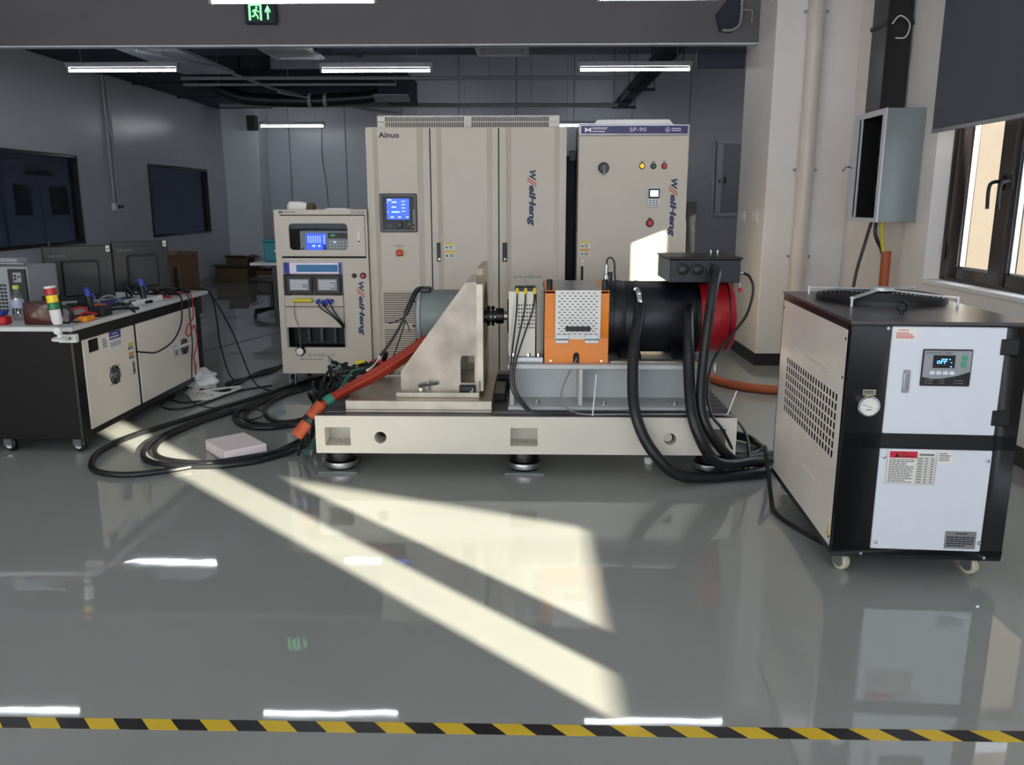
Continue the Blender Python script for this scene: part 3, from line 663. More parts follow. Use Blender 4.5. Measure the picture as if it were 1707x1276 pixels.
for z in (1.47, 1.445, 1.42, 1.395): sc_.box(-.985, -.955, yf - .004, yf - .003, z - .003, z + .003)
part('screen_readings', sc_, M_lcdlight, hm)
part('knob', MB().lathe([(.022, 0), (.022, .012), (.017, .02)], (-1.0, yf, 1.293), (0, -1, 0), 16), M_darksteel, hm)
part('panel_keys', MB().box(-1.1, -1.06, yf - .004, yf, 1.27, 1.3).box(-1.05, -1.03, yf - .004, yf, 1.26, 1.275), M_darksteel, hm)
part('indicator', MB().lathe([(.008, 0), (.008, .004)], (-.9, yf, 1.275), (0, -1, 0), 10), M_btnred, hm)
part('indicator', MB().lathe([(.008, 0), (.008, .004)], (-.925, yf, 1.3), (0, -1, 0), 10), M_tgrn, hm)
part('side_slot', MB().box(-.897, -.889, yf - .003, yf, 1.3, 1.41), M_greycab, hm)
es = part('emergency_stop', MB().box(-1.035, -.98, 6.357, 6.373, 1.055, 1.11), M_lyellow, d1, bevel=.003)
part('red_knob', MB().lathe([(.016, 0), (.016, .012), (.026, .02), (.026, .032), (.018, .038)], (-1.007, 6.358, 1.083), (0, -1, 0), 16), M_btnred, es)
text_fit('lettering', d1, 'EMERGENCY', (-1.05, 6.372, 1.131), X1, Z1, .085, .011, M_ink)
text_fit('lettering', d1, 'STOP', (-1.025, 6.372, 1.117), X1, Z1, .034, .009, M_ink)
for z0, z1, w in ((.526, .785, .29), (.188, .5, .31)):
    f = part('vent_grille', MB().box(-1.152, -1.152 + w, 6.366, 6.374, z0, z1), M_seam, d1)
    rim = MB().ring([(-1.16, z0 - .008), (-1.152 + w + .008, z0 - .008), (-1.152 + w + .008, z1 + .008), (-1.16, z1 + .008)], [(-1.148, z0 + .004), (-1.156 + w, z0 + .004), (-1.156 + w, z1 - .004), (-1.148, z1 - .004)], 'y', 6.358, 6.374)
    part('vent_rim', rim, M_cream, f)
    sl = MB(); n = int((z1 - z0) / .0165)
    for k in range(n):
        z = z0 + (k + .5) * (z1 - z0) / n
        sl.add([(-1.148, 6.359, z - .007), (-1.156 + w, 6.359, z - .007), (-1.156 + w, 6.366, z + .004), (-1.148, 6.366, z + .004), (-1.148, 6.366, z - .007), (-1.156 + w, 6.366, z - .007)], [(0, 1, 2, 3), (0, 4, 5, 1)])
    part('louvers', sl, M_cream, f, kind='stuff', smooth=False)
caution(d2, -.66, -.585, 1.108, 1.158, 6.372, M_lyellow, 3); caution(d2, -.658, -.583, 1.043, 1.098, 6.372, M_lyellow, 4)
maker_logo(d3, -.03, .036, 1.285, 1.7, 6.3715)
gr = part('roof_grille', MB().box(-1.16, .185, 6.6, 7.15, 2.015, 2.1), M_darkceil, tc)
part('grille_frame', MB().box(-1.175, .2, 6.5, 7.16, 2.098, 2.106).box(-1.175, .2, 6.5, 6.512, 2.058, 2.063).box(-1.175, -1.12, 6.5, 6.51, 2.015, 2.1).box(.135, .2, 6.5, 6.51, 2.015, 2.1).box(-.51, -.46, 6.5, 6.51, 2.015, 2.1).box(-1.175, .2, 6.5, 6.512, 2.013, 2.02).prism([(6.5, 2.015), (7.16, 2.015), (7.16, 2.106), (6.5, 2.106)], 'x', .2, .212), M_cream2, gr)
bars = MB()
for k in range(92): bars.box(-1.118 + k * .0137, -1.1125 + k * .0137, 6.502, 6.51, 2.018, 2.099)
part('grille_bars', bars, M_cream2, gr, kind='stuff', smooth=False)

# ================================================================== cabinet with blue header
bc = thing('drive_cabinet', 'cream cabinet with navy header strip and round selector buttons', 'cabinet', (.78, 6.9, 0))
part('body', MB().box(.36, 1.2, 6.515, 7.3, .07, 2.04), M_cream, bc, bevel=.004)
part('plinth', MB().box(.38, 1.18, 6.55, 7.27, 0, .07), M_greycab, bc)
dd = part('door', MB().box(.362, 1.198, 6.495, 6.513, .09, 1.955), M_cream, bc, bevel=.004)
hd = part('header', MB().box(.362, 1.198, 6.497, 6.516, 1.962, 2.038), M_silverband, bc, bevel=.003)
part('blue_strip', MB().box(.377, 1.184, 6.492, 6.498, 1.972, 2.028), M_blueband, hd)
bowtie(hd, .43, 1.999, .024, 6.492, M_white)
part('small_print', lines_mb(.462, .585, 2.001, 2.02, 6.492, 2, 15), M_silverband, hd)
part('small_print', lines_mb(.462, .6, 1.98, 1.995, 6.492, 1, 11), M_silverband, hd)
text_fit('lettering', hd, 'SP-90', (.745, 6.492, 1.986), X1, Z1, .125, .03, M_silverband)
part('small_emblem', MB().ring(circ(1.032, 2.0, .018, 18), circ(1.032, 2.0, .014, 18), 'y', 6.490, 6.492).box(1.024, 1.04, 6.49, 6.492, 1.996, 2.0).box(1.03, 1.034, 6.49, 6.492, 1.99, 2.01), M_silverband, hd)
part('small_print', lines_mb(1.06, 1.165, 1.985, 2.016, 6.492, 2, 12), M_silverband, hd)
part('roof_cover', MB().prism([(.47, 2.04), (1.1, 2.04), (1.06, 2.085), (.51, 2.085)], 'y', 6.6, 7.1), M_white, bc, bevel=.004)
iso = part('isolator_switch', MB().lathe([(.042, 0), (.042, .01), (.034, .02)], (.554, 6.495, 1.72), (0, -1, 0), 20), M_darksteel, dd)
part('isolator_handle', MB().box(.544, .564, 6.44, 6.475, 1.665, 1.735), M_greymotor, iso, bevel=.004)
for x, m in ((.847, M_btnyel), (.933, M_btngrn), (1.016, M_btnred)):
    b_ = button(dd, x, 6.495, 1.733, .017, m, 'indicator_button')
    part('tiny_print', MB().box(x - .012, x + .012, 6.4945, 6.495, 1.762, 1.768), M_ink, b_)
kp = part('keypad', MB().box(.893, .99, 6.468, 6.495, 1.425, 1.575), M_white, dd, bevel=.012, seg=2)
part('keypad_screen_rim', MB().box(.9, .984, 6.464, 6.469, 1.49, 1.565), M_blackp, kp)
part('keypad_screen', MB().box(.912, .974, 6.461, 6.465, 1.505, 1.552), M_lcdwhite, kp)
kk = MB()
for i in range(3):
    for j in range(3): kk.box(.905 + i * .026, .923 + i * .026, 6.464, 6.469, 1.436 + j * .017, 1.447 + j * .017)
part('keys', kk, M_greycab, kp)
button(dd, .921, 6.495, 1.305, .023, M_btnred, 'stop_button'); part('tiny_print', MB().box(.905, .935, 6.4945, 6.495, 1.338, 1.345), M_ink, dd)
maker_logo(dd, 1.058, 1.122, 1.2, 1.64, 6.4948)
caution(dd, .392, .462, 1.112, 1.165, 6.495, M_lyellow, 5); caution(dd, .39, .46, 1.05, 1.103, 6.495, M_lorange, 6)
h = part('handle', MB().box(.39, .416, 6.485, 6.497, .85, 1.03), M_cream2, dd, bevel=.003)
part('handle_lever', MB().box(.394, .412, 6.477, 6.486, .86, .975), M_blackp, h, bevel=.003)
part('lock', MB().lathe([(.008, 0), (.008, .004)], (.403, 6.485, .995), (0, -1, 0), 10), M_alu, h)
# dark narrow upright between the two tall cabinets
up = thing('cable_riser', 'dark upright cable riser in the gap between the tall cabinets', 'riser', (.315, 6.9, 0))
part('channel', MB().box(.28, .352, 6.75, 7.1, 0, 1.82), M_darkceil, up, bevel=.004)
part('head', MB().box(.275, .357, 6.72, 7.12, 1.82, 2.03), M_greycab, up, bevel=.004)
part('module', MB().box(.3, .352, 6.69, 6.72, 1.78, 1.86), M_blackp, up, bevel=.003)
solo('leaning_board', MB().add([(1.26, 6.75, 0), (1.335, 6.75, 0), (1.335, 6.8, 0), (1.26, 6.8, 0), (1.268, 6.85, 1.465), (1.343, 6.85, 1.465), (1.343, 6.9, 1.465), (1.268, 6.9, 1.465)], [(0, 3, 2, 1), (4, 5, 6, 7), (0, 1, 5, 4), (1, 2, 6, 5), (2, 3, 7, 6), (3, 0, 4, 7)]), M_darksteel,
     'dark grey board leaning upright right of the cream cabinets', 'board', bevel=.004)

# ================================================================== instrument rack
rk = thing('instrument_rack', 'low cream instrument rack with meters left of the tall cabinets', 'rack', (-1.61, 6.65, 0))
part('body', MB().box(-1.97, -1.255, 6.56, 6.95, .13, 1.406).box(-1.97, -1.925, 6.36, 6.56, .13, 1.406).box(-1.458, -1.255, 6.36, 6.56, .13, 1.01).box(-1.27, -1.255, 6.36, 6.56, 1.04, 1.37).box(-1.925, -1.255, 6.36, 6.56, 1.37, 1.406).box(-1.925, -1.458, 6.36, 6.56, .13, .34).box(-1.925, -1.255, 6.36, 6.56, 1.01, 1.04), M_cream, rk, smooth=False)
dr = part('top_door', ring_rr(-1.922, -1.272, 1.056, 1.362, rrect(-1.856, -1.404, 1.103, 1.304, .028), 'y', 6.345, 6.36), M_cream, rk, smooth=False)
part('door_glass', MB().box(-1.86, -1.4, 6.362, 6.365, 1.1, 1.308), G_rack, dr)
part('lock', MB().prism(rrect(-1.328, -1.308, 1.15, 1.25, .009), 'y', 6.337, 6.346), M_cream2, dr)
part('lock_core', MB().lathe([(.007, 0), (.007, .004)], (-1.318, 6.337, 1.168), (0, -1, 0), 10), M_ink, dr)
part('cavity_shade', MB().box(-1.92, -1.275, 6.552, 6.559, 1.05, 1.37).box(-1.924, -1.92, 6.366, 6.559, 1.05, 1.37).box(-1.275, -1.271, 6.366, 6.559, 1.05, 1.37).box(-1.92, -1.275, 6.366, 6.559, 1.366, 1.37).box(-1.92, -1.275, 6.366, 6.559, 1.05, 1.054), M_dark, rk)  # dark inner walls paint the shade behind the glass door
an = part('analyser', MB().box(-1.785, -1.40, 6.385, 6.55, 1.06, 1.248), M_greycab, rk, bevel=.004, label='grey power analyser with blue screen behind the glass')
part('screen', MB().box(-1.735, -1.582, 6.379, 6.386, 1.098, 1.228), M_lcd, an)
part('screen_side_menu', MB().box(-1.605, -1.582, 6.378, 6.38, 1.098, 1.14), M_lcddark, an)
w = MB()
for k in range(6):
    for j in range(4): w.box(-1.722 + k * .018, -1.712 + k * .018, 6.3775, 6.379, 1.2 - j * .014, 1.208 - j * .014)
for k in range(4): w.box(-1.601, -1.588, 6.3775, 6.379, 1.205 - k * .017, 1.213 - k * .017)
w.box(-1.69, -1.665, 6.3775, 6.379, 1.125, 1.14).box(-1.645, -1.625, 6.3775, 6.379, 1.125, 1.14)
part('screen_traces', w, M_lcdlight, an)
part('display_strip', MB().box(-1.565, -1.41, 6.38, 6.386, 1.19, 1.232), M_blackp, an)
part('green_display', MB().box(-1.545, -1.51, 6.378, 6.381, 1.203, 1.222), M_grnled, an)
k_ = MB()
for i in range(6):
    for j in range(3): k_.box(-1.555 + i * .025, -1.54 + i * .025, 6.38, 6.386, 1.115 + j * .023, 1.126 + j * .023)
part('keys', k_, M_cream2, an)
part('lit_key', MB().box(-1.52, -1.505, 6.377, 6.381, 1.155, 1.168), M_lcdwhite, an)
part('vent_slot', MB().box(-1.77, -1.762, 6.38, 6.386, 1.08, 1.12), M_ink, an)
bowtie(rk, -1.915, 1.388, .014, 6.36, M_ink)
part('small_print', lines_mb(-1.89, -1.79, 1.381, 1.395, 6.36, 1, 21), M_greyink, rk)
part('small_print', lines_mb(-1.38, -1.265, 1.376, 1.398, 6.36, 2, 22), M_greyink, rk)
db = part('display_module', MB().box(-1.922, -1.46, 6.352, 6.36, .918, 1.01), M_silverband, rk, bevel=.003)
part('blue_window', MB().box(-1.815, -1.495, 6.348, 6.353, .935, .99), M_blueglass, db)
part('purple_ends', MB().box(-1.915, -1.87, 6.349, 6.353, .922, 1.006).box(-1.487, -1.465, 6.349, 6.353, .922, 1.006), M_lblue, db)
for x0, x1, sd in ((-1.897, -1.697, 31), (-1.675, -1.478, 32)):
    mt = part('panel_meter', MB().box(x0, x1, 6.342, 6.36, .762, .908), M_blackp, rk, bevel=.005)
    part('meter_face', MB().box(x0 + .024, x1 - .024, 6.339, 6.343, .792, .88), M_greycab, mt)
    part('meter_readings', lines_mb(x0 + .034, x1 - .034, .8, .872, 6.339, 5, sd), M_white, mt)
part('blank_panel', MB().box(-1.922, -1.462, 6.354, 6.36, .665, .752), M_cream, rk, bevel=.002)
part('blank_panel', MB().box(-1.922, -1.462, 6.354, 6.36, .5, .66), M_cream, rk, bevel=.002)
yt = part('yellow_fuse_handle', MB().tube([(-1.86, 6.335, .712), (-1.81, 6.335, .714), (-1.7, 6.335, .714)], lambda t: .016 if t > .3 else .007, 10, 3), M_yellowcable, rk)
bl = part('blue_connectors', MB(), M_bluep, rk)
for x, z in ((-1.655, .712), (-1.615, .705), (-1.585, .715), (-1.55, .712), (-1.6, .69)):
    part('plug', MB().cyl((x, 6.36, z), (x, 6.31, z - .006), .016, n=10), M_bluep, rk)
bpy.data.objects.remove(bl)
for i, x in enumerate((-1.65, -1.61, -1.56)):
    part('patch_lead', MB().tube([(x, 6.315, .702), (x + .03, 6.28, .66), (-1.54 + i * .02, 6.29, .6), (-1.475 + .01 * i, 6.3, .53), (-1.468, 6.33, .5)], .006, 6), M_blackp, rk)
part('thin_wire', MB().tube([(-1.84, 6.34, .71), (-1.845, 6.33, .6), (-1.82, 6.34, .5), (-1.81, 6.33, .34)], .003, 6), M_greyink, rk)
op = part('open_bay_shade', MB().box(-1.905, -1.462, 6.5, 6.555, .345, .495).box(-1.905, -1.462, 6.362, 6.5, .341, .346).box(-1.905, -1.462, 6.362, 6.5, .494, .499).box(-1.908, -1.905, 6.362, 6.5, .345, .495).box(-1.462, -1.459, 6.362, 6.5, .345, .495), M_dark, rk)  # dark back and inner faces paint the shade in the bay
part('breakers', MB().box(-1.78, -1.76, 6.45, 6.5, .37, .47).box(-1.68, -1.655, 6.45, 6.5, .37, .48).box(-1.57, -1.55, 6.45, 6.5, .36, .48), M_darksteel, op)
part('rack_ears', MB().box(-1.922, -1.907, 6.355, 6.362, .34, .497).box(-1.462, -1.452, 6.355, 6.362, .34, .497), M_greycab, rk)
gg = part('round_plug', MB().lathe([(.042, 0), (.042, .02), (.034, .03)], (-1.818, 6.36, .312), (0, -1, 0), 6), M_darksteel, rk)
part('plug_face', MB().lathe([(.028, 0), (.028, .004)], (-1.818, 6.33, .312), (0, -1, 0), 16), M_alu, gg)
text_fit('lettering', rk, '\u79d1\u6280\u6709\u9650\u516c\u53f8', (-1.76, 6.36, .262), X1, Z1, .21, .032, M_greyink)
part('small_print', lines_mb(-1.83, -1.56, .238, .25, 6.36, 1, 24), M_greyink, rk)
button(rk, -1.369, 6.36, .906, .014, M_blackp); button(rk, -1.299, 6.36, .906, .018, M_btnred)
maker_logo(rk, -1.352, -1.298, .436, .86, 6.3595)
for x in (-1.9, -1.33):
    for y in (6.42, 6.88): caster(rk, x, y, .13, .055, wm=M_rubber)
gl = thing('work_gloves', 'crumpled white gloves lying on top of the instrument rack', 'gloves', (-1.8, 6.52, 1.406))
part('glove', MB().lathe([(.02, 0), (.045, .02), (.04, .12), (.02, .17)], (-1.9, 6.5, 1.425), (1, .1, .02), 10), M_paper, gl)
part('cuff', MB().lathe([(.03, 0), (.035, .05), (.03, .07)], (-1.76, 6.52, 1.425), (1, -.2, 0), 10), M_card2, gl)
solo('paper_sheets', MB().obox((-1.5, 6.5, 1.409), (.19, .2, .006), Matrix.Rotation(.1, 3, 'Z')).obox((-1.49, 6.52, 1.415), (.15, .18, .006), Matrix.Rotation(-.1, 3, 'Z')), M_paper, 'white papers lying flat on the right of the rack top', 'paper')

# ================================================================== test bed
bed = thing('machine_bed', 'long cream machine bed with slotted dark table top', 'machine bed', (-.03, 4.7, 0))
fx0, fx1, fz0, fz1, fy = -1.152, 1.097, .135, .342, 4.22
front = MB()
pockets = [(-1.102, -.964, .178, .279), (-.104, .041, .180, .281), (.9, 1.04, .18, .281)]
holes = [(-.803, .223, .033), (.747, .223, .033)]
xs = [fx0]
for p in pockets: xs += [p[0], p[1]]
xs.append(fx1)
front.box(fx0, fx1, fy, fy + .14, .285, fz1).box(fx0, fx1, fy, fy + .14, fz0, .175)
segs = [(fx0, -1.102), (-.964, -.87), (-.736, -.104), (.041, .68), (.814, .9), (1.04, fx1)]
for a, b in segs: front.box(a, b, fy, fy + .14, .175, .285)
for p in pockets: front.box(p[0], p[1], fy, fy + .14, .175, p[2]).box(p[0], p[1], fy, fy + .14, p[3], .285)
for cx, cz, r in holes:
    o_, i_ = holed(cx, cz, r, cx - .067, cx + .067, .175, .285); front.ring(o_, i_, 'y', fy, fy + .14)
part('front_beam', front, M_bed, bed, smooth=False)
part('frame', MB().box(fx0, fx1, 4.36, 5.15, .135, .30).box(fx0, fx1, 4.24, 4.36, .30, .32), M_bed, bed, bevel=.004)
part('side_pocket', MB().box(1.096, 1.0985, 4.42, 4.95, .165, .27), M_greycab, bed)
for p in pockets:
    part('anchor_bolt', MB().lathe([(.014, 0), (.014, .012), (.006, .012), (.006, .03)], ((p[0] + p[1]) / 2 + .01, 4.29, p[2] - .002), Z1, 8), M_chrome, bed)
for cx, cz, r in holes: part('bore', MB().cyl((cx, 4.355, cz), (cx, 4.359, cz), r * 1.2, n=20), M_dark, bed)
part('bore_plug', MB().lathe([(.026, 0), (.024, .02)], (.74, 4.28, .222), (0, -1, 0), 18), M_bed, bed)
part('etched_mark', MB().box(.56, .62, 4.2185, 4.22, .258, .263).box(.565, .57, 4.2185, 4.22, .25, .27).box(.61, .615, 4.2185, 4.22, .252, .27), M_greyink, bed)
n = 10
for k in range(n):
    a = 4.225 + k * .0925; part('table_strip', MB().box(fx0 + .004, fx1 - .002, a, a + (.077 if k < n - 1 else .09), .32, .344), M_bedtop, bed, bevel=.003)
part('slot_floor', MB().box(fx0 + .01, fx1 - .01, 4.23, 5.14, .30, .322), M_dark, bed)
for x in (-1.055, -.03, 1.0):
    for y in (4.375, 4.99):
        f = part('levelling_foot', MB().lathe([(.085, .012), (.088, .03), (.088, .055), (.07, .06), (.07, .075), (.082, .078), (.082, .12), (.075, .136)], (x, y, 0), Z1, 28), M_darksteel, bed)
        part('foot_plate', MB().box(x - .107, x + .107, y - .107, y + .107, 0, .012), M_greymotor, f, bevel=.002)
        part('foot_ring', MB().lathe([(.09, 0), (.092, .02), (.09, .03)], (x, y, .022), Z1, 28), M_alu, f)
solo('round_cap', MB().lathe([(.022, 0), (.026, .008), (.026, .034), (.018, .04)], (.68, 4.5, 0), Z1, 20), M_white, 'small white round cap on the floor under the machine bed', 'cap')

# ---- angle bracket with its plates
ab = thing('angle_bracket', 'raw steel triangular motor bracket bolted on the bed', 'bracket', (-.6, 4.7, .344))
part('riser_plate', MB().box(-1.0, -.206, 4.285, 5.1, .344, .412), M_steel2, ab, bevel=.003)
part('riser_groove', MB().box(-1.0, -.206, 4.2835, 4.287, .360, .363), M_seam, ab)
part('base_plate', MB().box(-.735, -.278, 4.36, 5.08, .412, .44), M_steel2, ab, bevel=.002)
for y0, y1 in ((4.42, 4.45), (5.0, 5.03)):
    g = MB()
    g.prism([(-.715, .44), (-.384, .44), (-.384, .992), (-.715, .545)], 'y', y0, y1)
    g.prism([(-.384, .612), (-.375, .635), (-.306, .635), (-.306, 1.039), (-.35, 1.036), (-.384, .992)], 'y', y0, y1)
    g.prism([(-.384, .44), (-.306, .44), (-.306, .483), (-.384, .483)], 'y', y0, y1)
    g.prism([(-.306, .44), (-.29, .44), (-.29, 1.04), (-.306, 1.039)], 'y', y0, y1)
    part('gusset', g, M_steel, ab, smooth=False)
o_, i_ = holed(4.73, .815, .2, 4.405, 5.055, .44, 1.11, 32)
for k, p in enumerate(o_):
    if p[1] > 1.1 and (p[0] < 4.42 or p[0] > 5.04): o_[k] = (4.435 if p[0] < 4.7 else 5.025, 1.075)
    elif p[1] > 1.03 and (p[0] < 4.41 or p[0] > 5.05): o_[k] = (p[0], min(p[1], 1.05))
part('face_plate', MB().ring(o_, i_, 'x', -.292, -.258), M_steel2, ab, smooth=False)
for x, y in ((-.62, 4.4), (-.34, 4.4)):
    part('clamp_nut', MB().lathe([(.016, 0), (.016, .018)], (x + .02, y, .44), Z1, 6).cyl((x + .06, y - .01, .44), (x + .06, y - .01, .5), .006, n=8), M_chrome, ab)
part('clamp_bar', MB().obox((-.56, 4.39, .478), (.11, .016, .012), Matrix.Rotation(R(-8), 3, 'Y')), M_darksteel, ab)
part('clamp_block', MB().box(-.39, -.3, 4.385, 4.42, .44, .475), M_darksteel, ab, bevel=.005)
part('table_clamp', MB().box(-.25, -.14, 4.56, 4.9, .344, .39).box(-.2, -.1, 4.95, 5.08, .344, .42), M_darksteel, bed, bevel=.005)
part('bore_face', MB().lathe([(.2, 0), (.2, .004)], (-.289, 4.73, .815), X1, 32), M_darksteel, ab)
# ---- motor behind the bracket
sm = thing('servo_motor', 'grey green motor mounted behind the triangular bracket', 'motor', (-.46, 4.73, .815))
ax = (4.73, .815)
part('housing', MB().lathe([(.148, 0), (.152, .01), (.152, .29), (.14, .335)], (-.625, *ax), X1, 32), M_greymotor, sm)
part('end_flange', MB().lathe([(.135, 0), (.16, .012), (.16, .03), (.15, .034)], (-.655, *ax), X1, 32), M_greycab, sm)
for k in range(6):
    a = 2 * math.pi * k / 6 + .3
    part('bolt', MB().lathe([(.008, 0), (.008, .012)], (-.667, 4.73 + .14 * math.cos(a), .815 + .14 * math.sin(a)), X1, 6), M_darksteel, sm)
part('cable_entry', MB().box(-.63, -.57, 4.66, 4.74, .955, .985), M_blackp, sm, bevel=.006)
el = thing('encoder_cable', 'frayed black cable hanging from the grey green motor', 'cable', (-.8, 4.6, .5))
part('cable', MB().tube([(-.61, 4.69, .975), (-.65, 4.66, .965), (-.69, 4.62, .88), (-.73, 4.6, .79), (-.79, 4.6, .69), (-.86, 4.6, .6), (-.93, 4.6, .53), (-1.05, 4.65, .46)], lambda t: .015 if t < .35 else .008, 8), M_rubber, el)
part('frayed_wires', MB().tube([(-.72, 4.6, .82), (-.76, 4.58, .8), (-.8, 4.58, .79)], .004, 6).tube([(-.71, 4.6, .8), (-.74, 4.56, .7), (-.78, 4.55, .6), (-.85, 4.5, .48)], .004, 6).tube([(-.715, 4.6, .81), (-.69, 4.57, .78), (-.68, 4.57, .74)], .003, 6), M_blackp, el)
part('bare_end', MB().tube([(-.86, 4.6, .6), (-.9, 4.6, .55), (-.94, 4.6, .51)], .0095, 6), M_whitecable, el)
pb = thing('power_cable', 'bundle of red orange power cables leaving the motor bracket', 'cable', (-.85, 4.45, .4))
for i, (dz, dy) in enumerate(((0, 0), (.022, .03), (-.024, .03), (.004, .06))):
    part('power_lead', MB().tube([(-.48, 4.62 + dy, .67 + dz), (-.6, 4.58 + dy, .675 + dz), (-.69, 4.54 + dy, .62 + dz), (-.84, 4.47 + dy, .53 + dz), (-1.0, 4.4 + dy, .45 + dz * .6), (-1.1, 4.33 + dy * .7, .40 + dz * .4), (-1.14, 4.3 + dy * .5, .375)], .017, 8), M_ored, pb)
part('green_wrap', MB().tube([(-1.085, 4.35, .412), (-1.12, 4.325, .39)], .03, 12, 1), M_green, pb)
for i, (a, b) in enumerate((((-1.135, 4.31, .385), (-1.19, 4.27, .315)), ((-1.205, 4.262, .295), (-1.26, 4.235, .225)))):
    part('orange_sleeve', MB().tube([a, b], .033, 12, 1), M_osl, pb)
part('black_tie', MB().tube([(-1.188, 4.272, .318), (-1.207, 4.26, .293)], .036, 12, 1), M_rubber, pb)
# ---- coupling and shaft
cp = thing('shaft_coupling', 'dark steel coupling on the shaft between bracket and sensor box', 'coupling', (-.21, 4.73, .8))
part('shaft', MB().cyl((-.33, *ax), (-.118, *ax), .026, n=20), M_steel2, cp)
part('hub', MB().lathe([(.036, 0), (.036, .045)], (-.3, *ax), X1, 24), M_darksteel, cp)
part('flange_disc', MB().lathe([(.058, 0), (.058, .02)], (-.252, *ax), X1, 28), M_darksteel, cp)
part('flange_disc', MB().lathe([(.058, 0), (.058, .018)], (-.226, *ax), X1, 28), M_darksteel, cp)
part('spacer', MB().lathe([(.046, 0), (.046, .05), (.04, .055)], (-.21, *ax), X1, 24), M_darksteel, cp)
for k in range(6):
    a = k * math.pi / 3; part('bolt', MB().cyl((-.268, 4.73 + .046 * math.cos(a), .815 + .046 * math.sin(a)), (-.2, 4.73 + .046 * math.cos(a), .815 + .046 * math.sin(a)), .007, n=6), M_chrome, cp)
# ---- pedestal
pd = thing('pedestal', 'pale grey fabricated pedestal carrying the black motor', 'pedestal', (.42, 4.73, .344))
part('top_plate', MB().box(-.121, .965, 4.38, 5.08, .570, .594), M_ped, pd, bevel=.003)
part('bottom_flange', MB().box(-.121, .975, 4.36, 5.1, .344, .362), M_ped, pd, bevel=.003)
part('web', MB().box(-.1, .95, 4.6, 4.62, .362, .57).box(-.1, .95, 4.84, 4.86, .362, .57), M_ped, pd)
for x in (-.112, .266, .575, .94): part('rib', MB().box(x, x + .022, 4.40, 5.06, .362, .57), M_ped, pd, bevel=.002)
for x in (.04, .41, .80): part('flange_bolt', MB().lathe([(.016, 0), (.016, .014), (.008, .014), (.008, .028)], (x, 4.43, .362), Z1, 6), M_alu, pd)
# ---- torque sensor box
tb = thing('torque_sensor', 'cream sensor box with dot grille and three gold plugs', 'sensor', (-.02, 4.72, .594))
part('base_flange', MB().box(-.119, .072, 4.43, 5.02, .594, .628), M_alu, tb, bevel=.004)
for x in (-.09, -.01, .045): part('bolt', MB().lathe([(.011, 0), (.011, .018)], (x, 4.45, .628), Z1, 6), M_chrome, tb)
body = [(-.119, 4.463), (.03, 4.463), (.074, 4.51), (.074, 5.0), (-.119, 5.0)]
bo = part('body', MB().prism(body, 'z', .628, .985), M_boxpaint, tb, smooth=False)
g = MB(); gx0, gx1, gz0, gz1, nn, hs = -.07, .033, .776, .921, 7, .0085
px_, pz_ = (gx1 - gx0) / nn, (gz1 - gz0) / nn
for i in range(nn + 1):
    xa = gx0 + i * px_ - (px_ - hs) / 2; g.box(max(gx0, xa), min(gx1, xa + px_ - hs), 4.455, 4.463, gz0, gz1)
for i in range(nn):
    for j in range(nn + 1):
        za = gz0 + j * pz_ - (pz_ - hs) / 2; xa = gx0 + (i + .5) * px_ - hs / 2; g.box(xa, xa + hs, 4.455, 4.463, max(gz0, za), min(gz1, za + pz_ - hs))
part('front_skin', MB().box(-.119, gx0, 4.455, 4.463, .628, .985).box(gx1, .026, 4.455, 4.463, .628, .985).box(gx0, gx1, 4.455, 4.463, .628, gz0).box(gx0, gx1, 4.455, 4.463, gz1, .985), M_boxpaint, bo)
part('dot_grille', g, M_boxpaint, bo, smooth=False); part('grille_back', MB().box(gx0, gx1, 4.4622, 4.464, gz0, gz1), M_dark, bo)
part('end_disc', MB().lathe([(.1, 0), (.1, .012)], (-.132, *ax), X1, 28), M_darksteel, tb)
part('plug_block', MB().box(-.085, .03, 4.46, 4.56, .985, 1.008), M_blackp, tb, bevel=.004)
part('top_rail', MB().cyl((-.095, 4.7, 1.042), (.06, 4.7, 1.042), .0035, n=8).cyl((-.09, 4.7, 1.033), (-.09, 4.7, 1.05), .004, n=8).cyl((.055, 4.7, 1.033), (.055, 4.7, 1.05), .004, n=8).cyl((-.03, 4.7, .985), (-.03, 4.7, 1.042), .004, n=8).lathe([(.011, -.01), (.011, .012)], (0, 4.7, 1.042), Z1, 10), M_greycab, tb)
for i, x in enumerate((-.073, -.027, .022)):
    pl = part('gold_plug', MB().lathe([(.011, 0), (.011, .03), (.007, .035)], (x, 4.47, 1.0), (0, -.55, -.8), 10), M_lyellow, tb)
    e = -.083 - .012 * (2 - i)
    solo('sensor_lead', MB().tube([(x, 4.455, .975), (x * .9 - .01, 4.435, .88), (x * .55 - .05, 4.41, .74), (e, 4.36, .585), (e + .004, 4.335, .47), (e + .06, 4.3, .39), (.005 + .01 * i, 4.275, .358), (.136, 4.268 + .008 * i, .353), (.4, 4.268 + .008 * i, .352), (.75, 4.268 + .008 * i, .354), (.98, 4.26 + .008 * i, .352), (1.08, 4.24, .335), (1.15, 4.25, .25), (1.19, 4.3, .1), (1.2, 4.35, .02)], .0048, 6), M_rubber, 'thin black lead from the %s gold plug on the sensor box' % ('left', 'middle', 'right')[i], 'lead')
part('pale_lead', MB().tube([(-.09, 4.46, .95), (-.1, 4.45, .85), (-.115, 4.44, .72), (-.118, 4.43, .66)], .004, 6).tube([(-.07, 4.46, .9), (-.09, 4.45, .8), (-.112, 4.43, .68)], .004, 6), M_whitecable, tb)
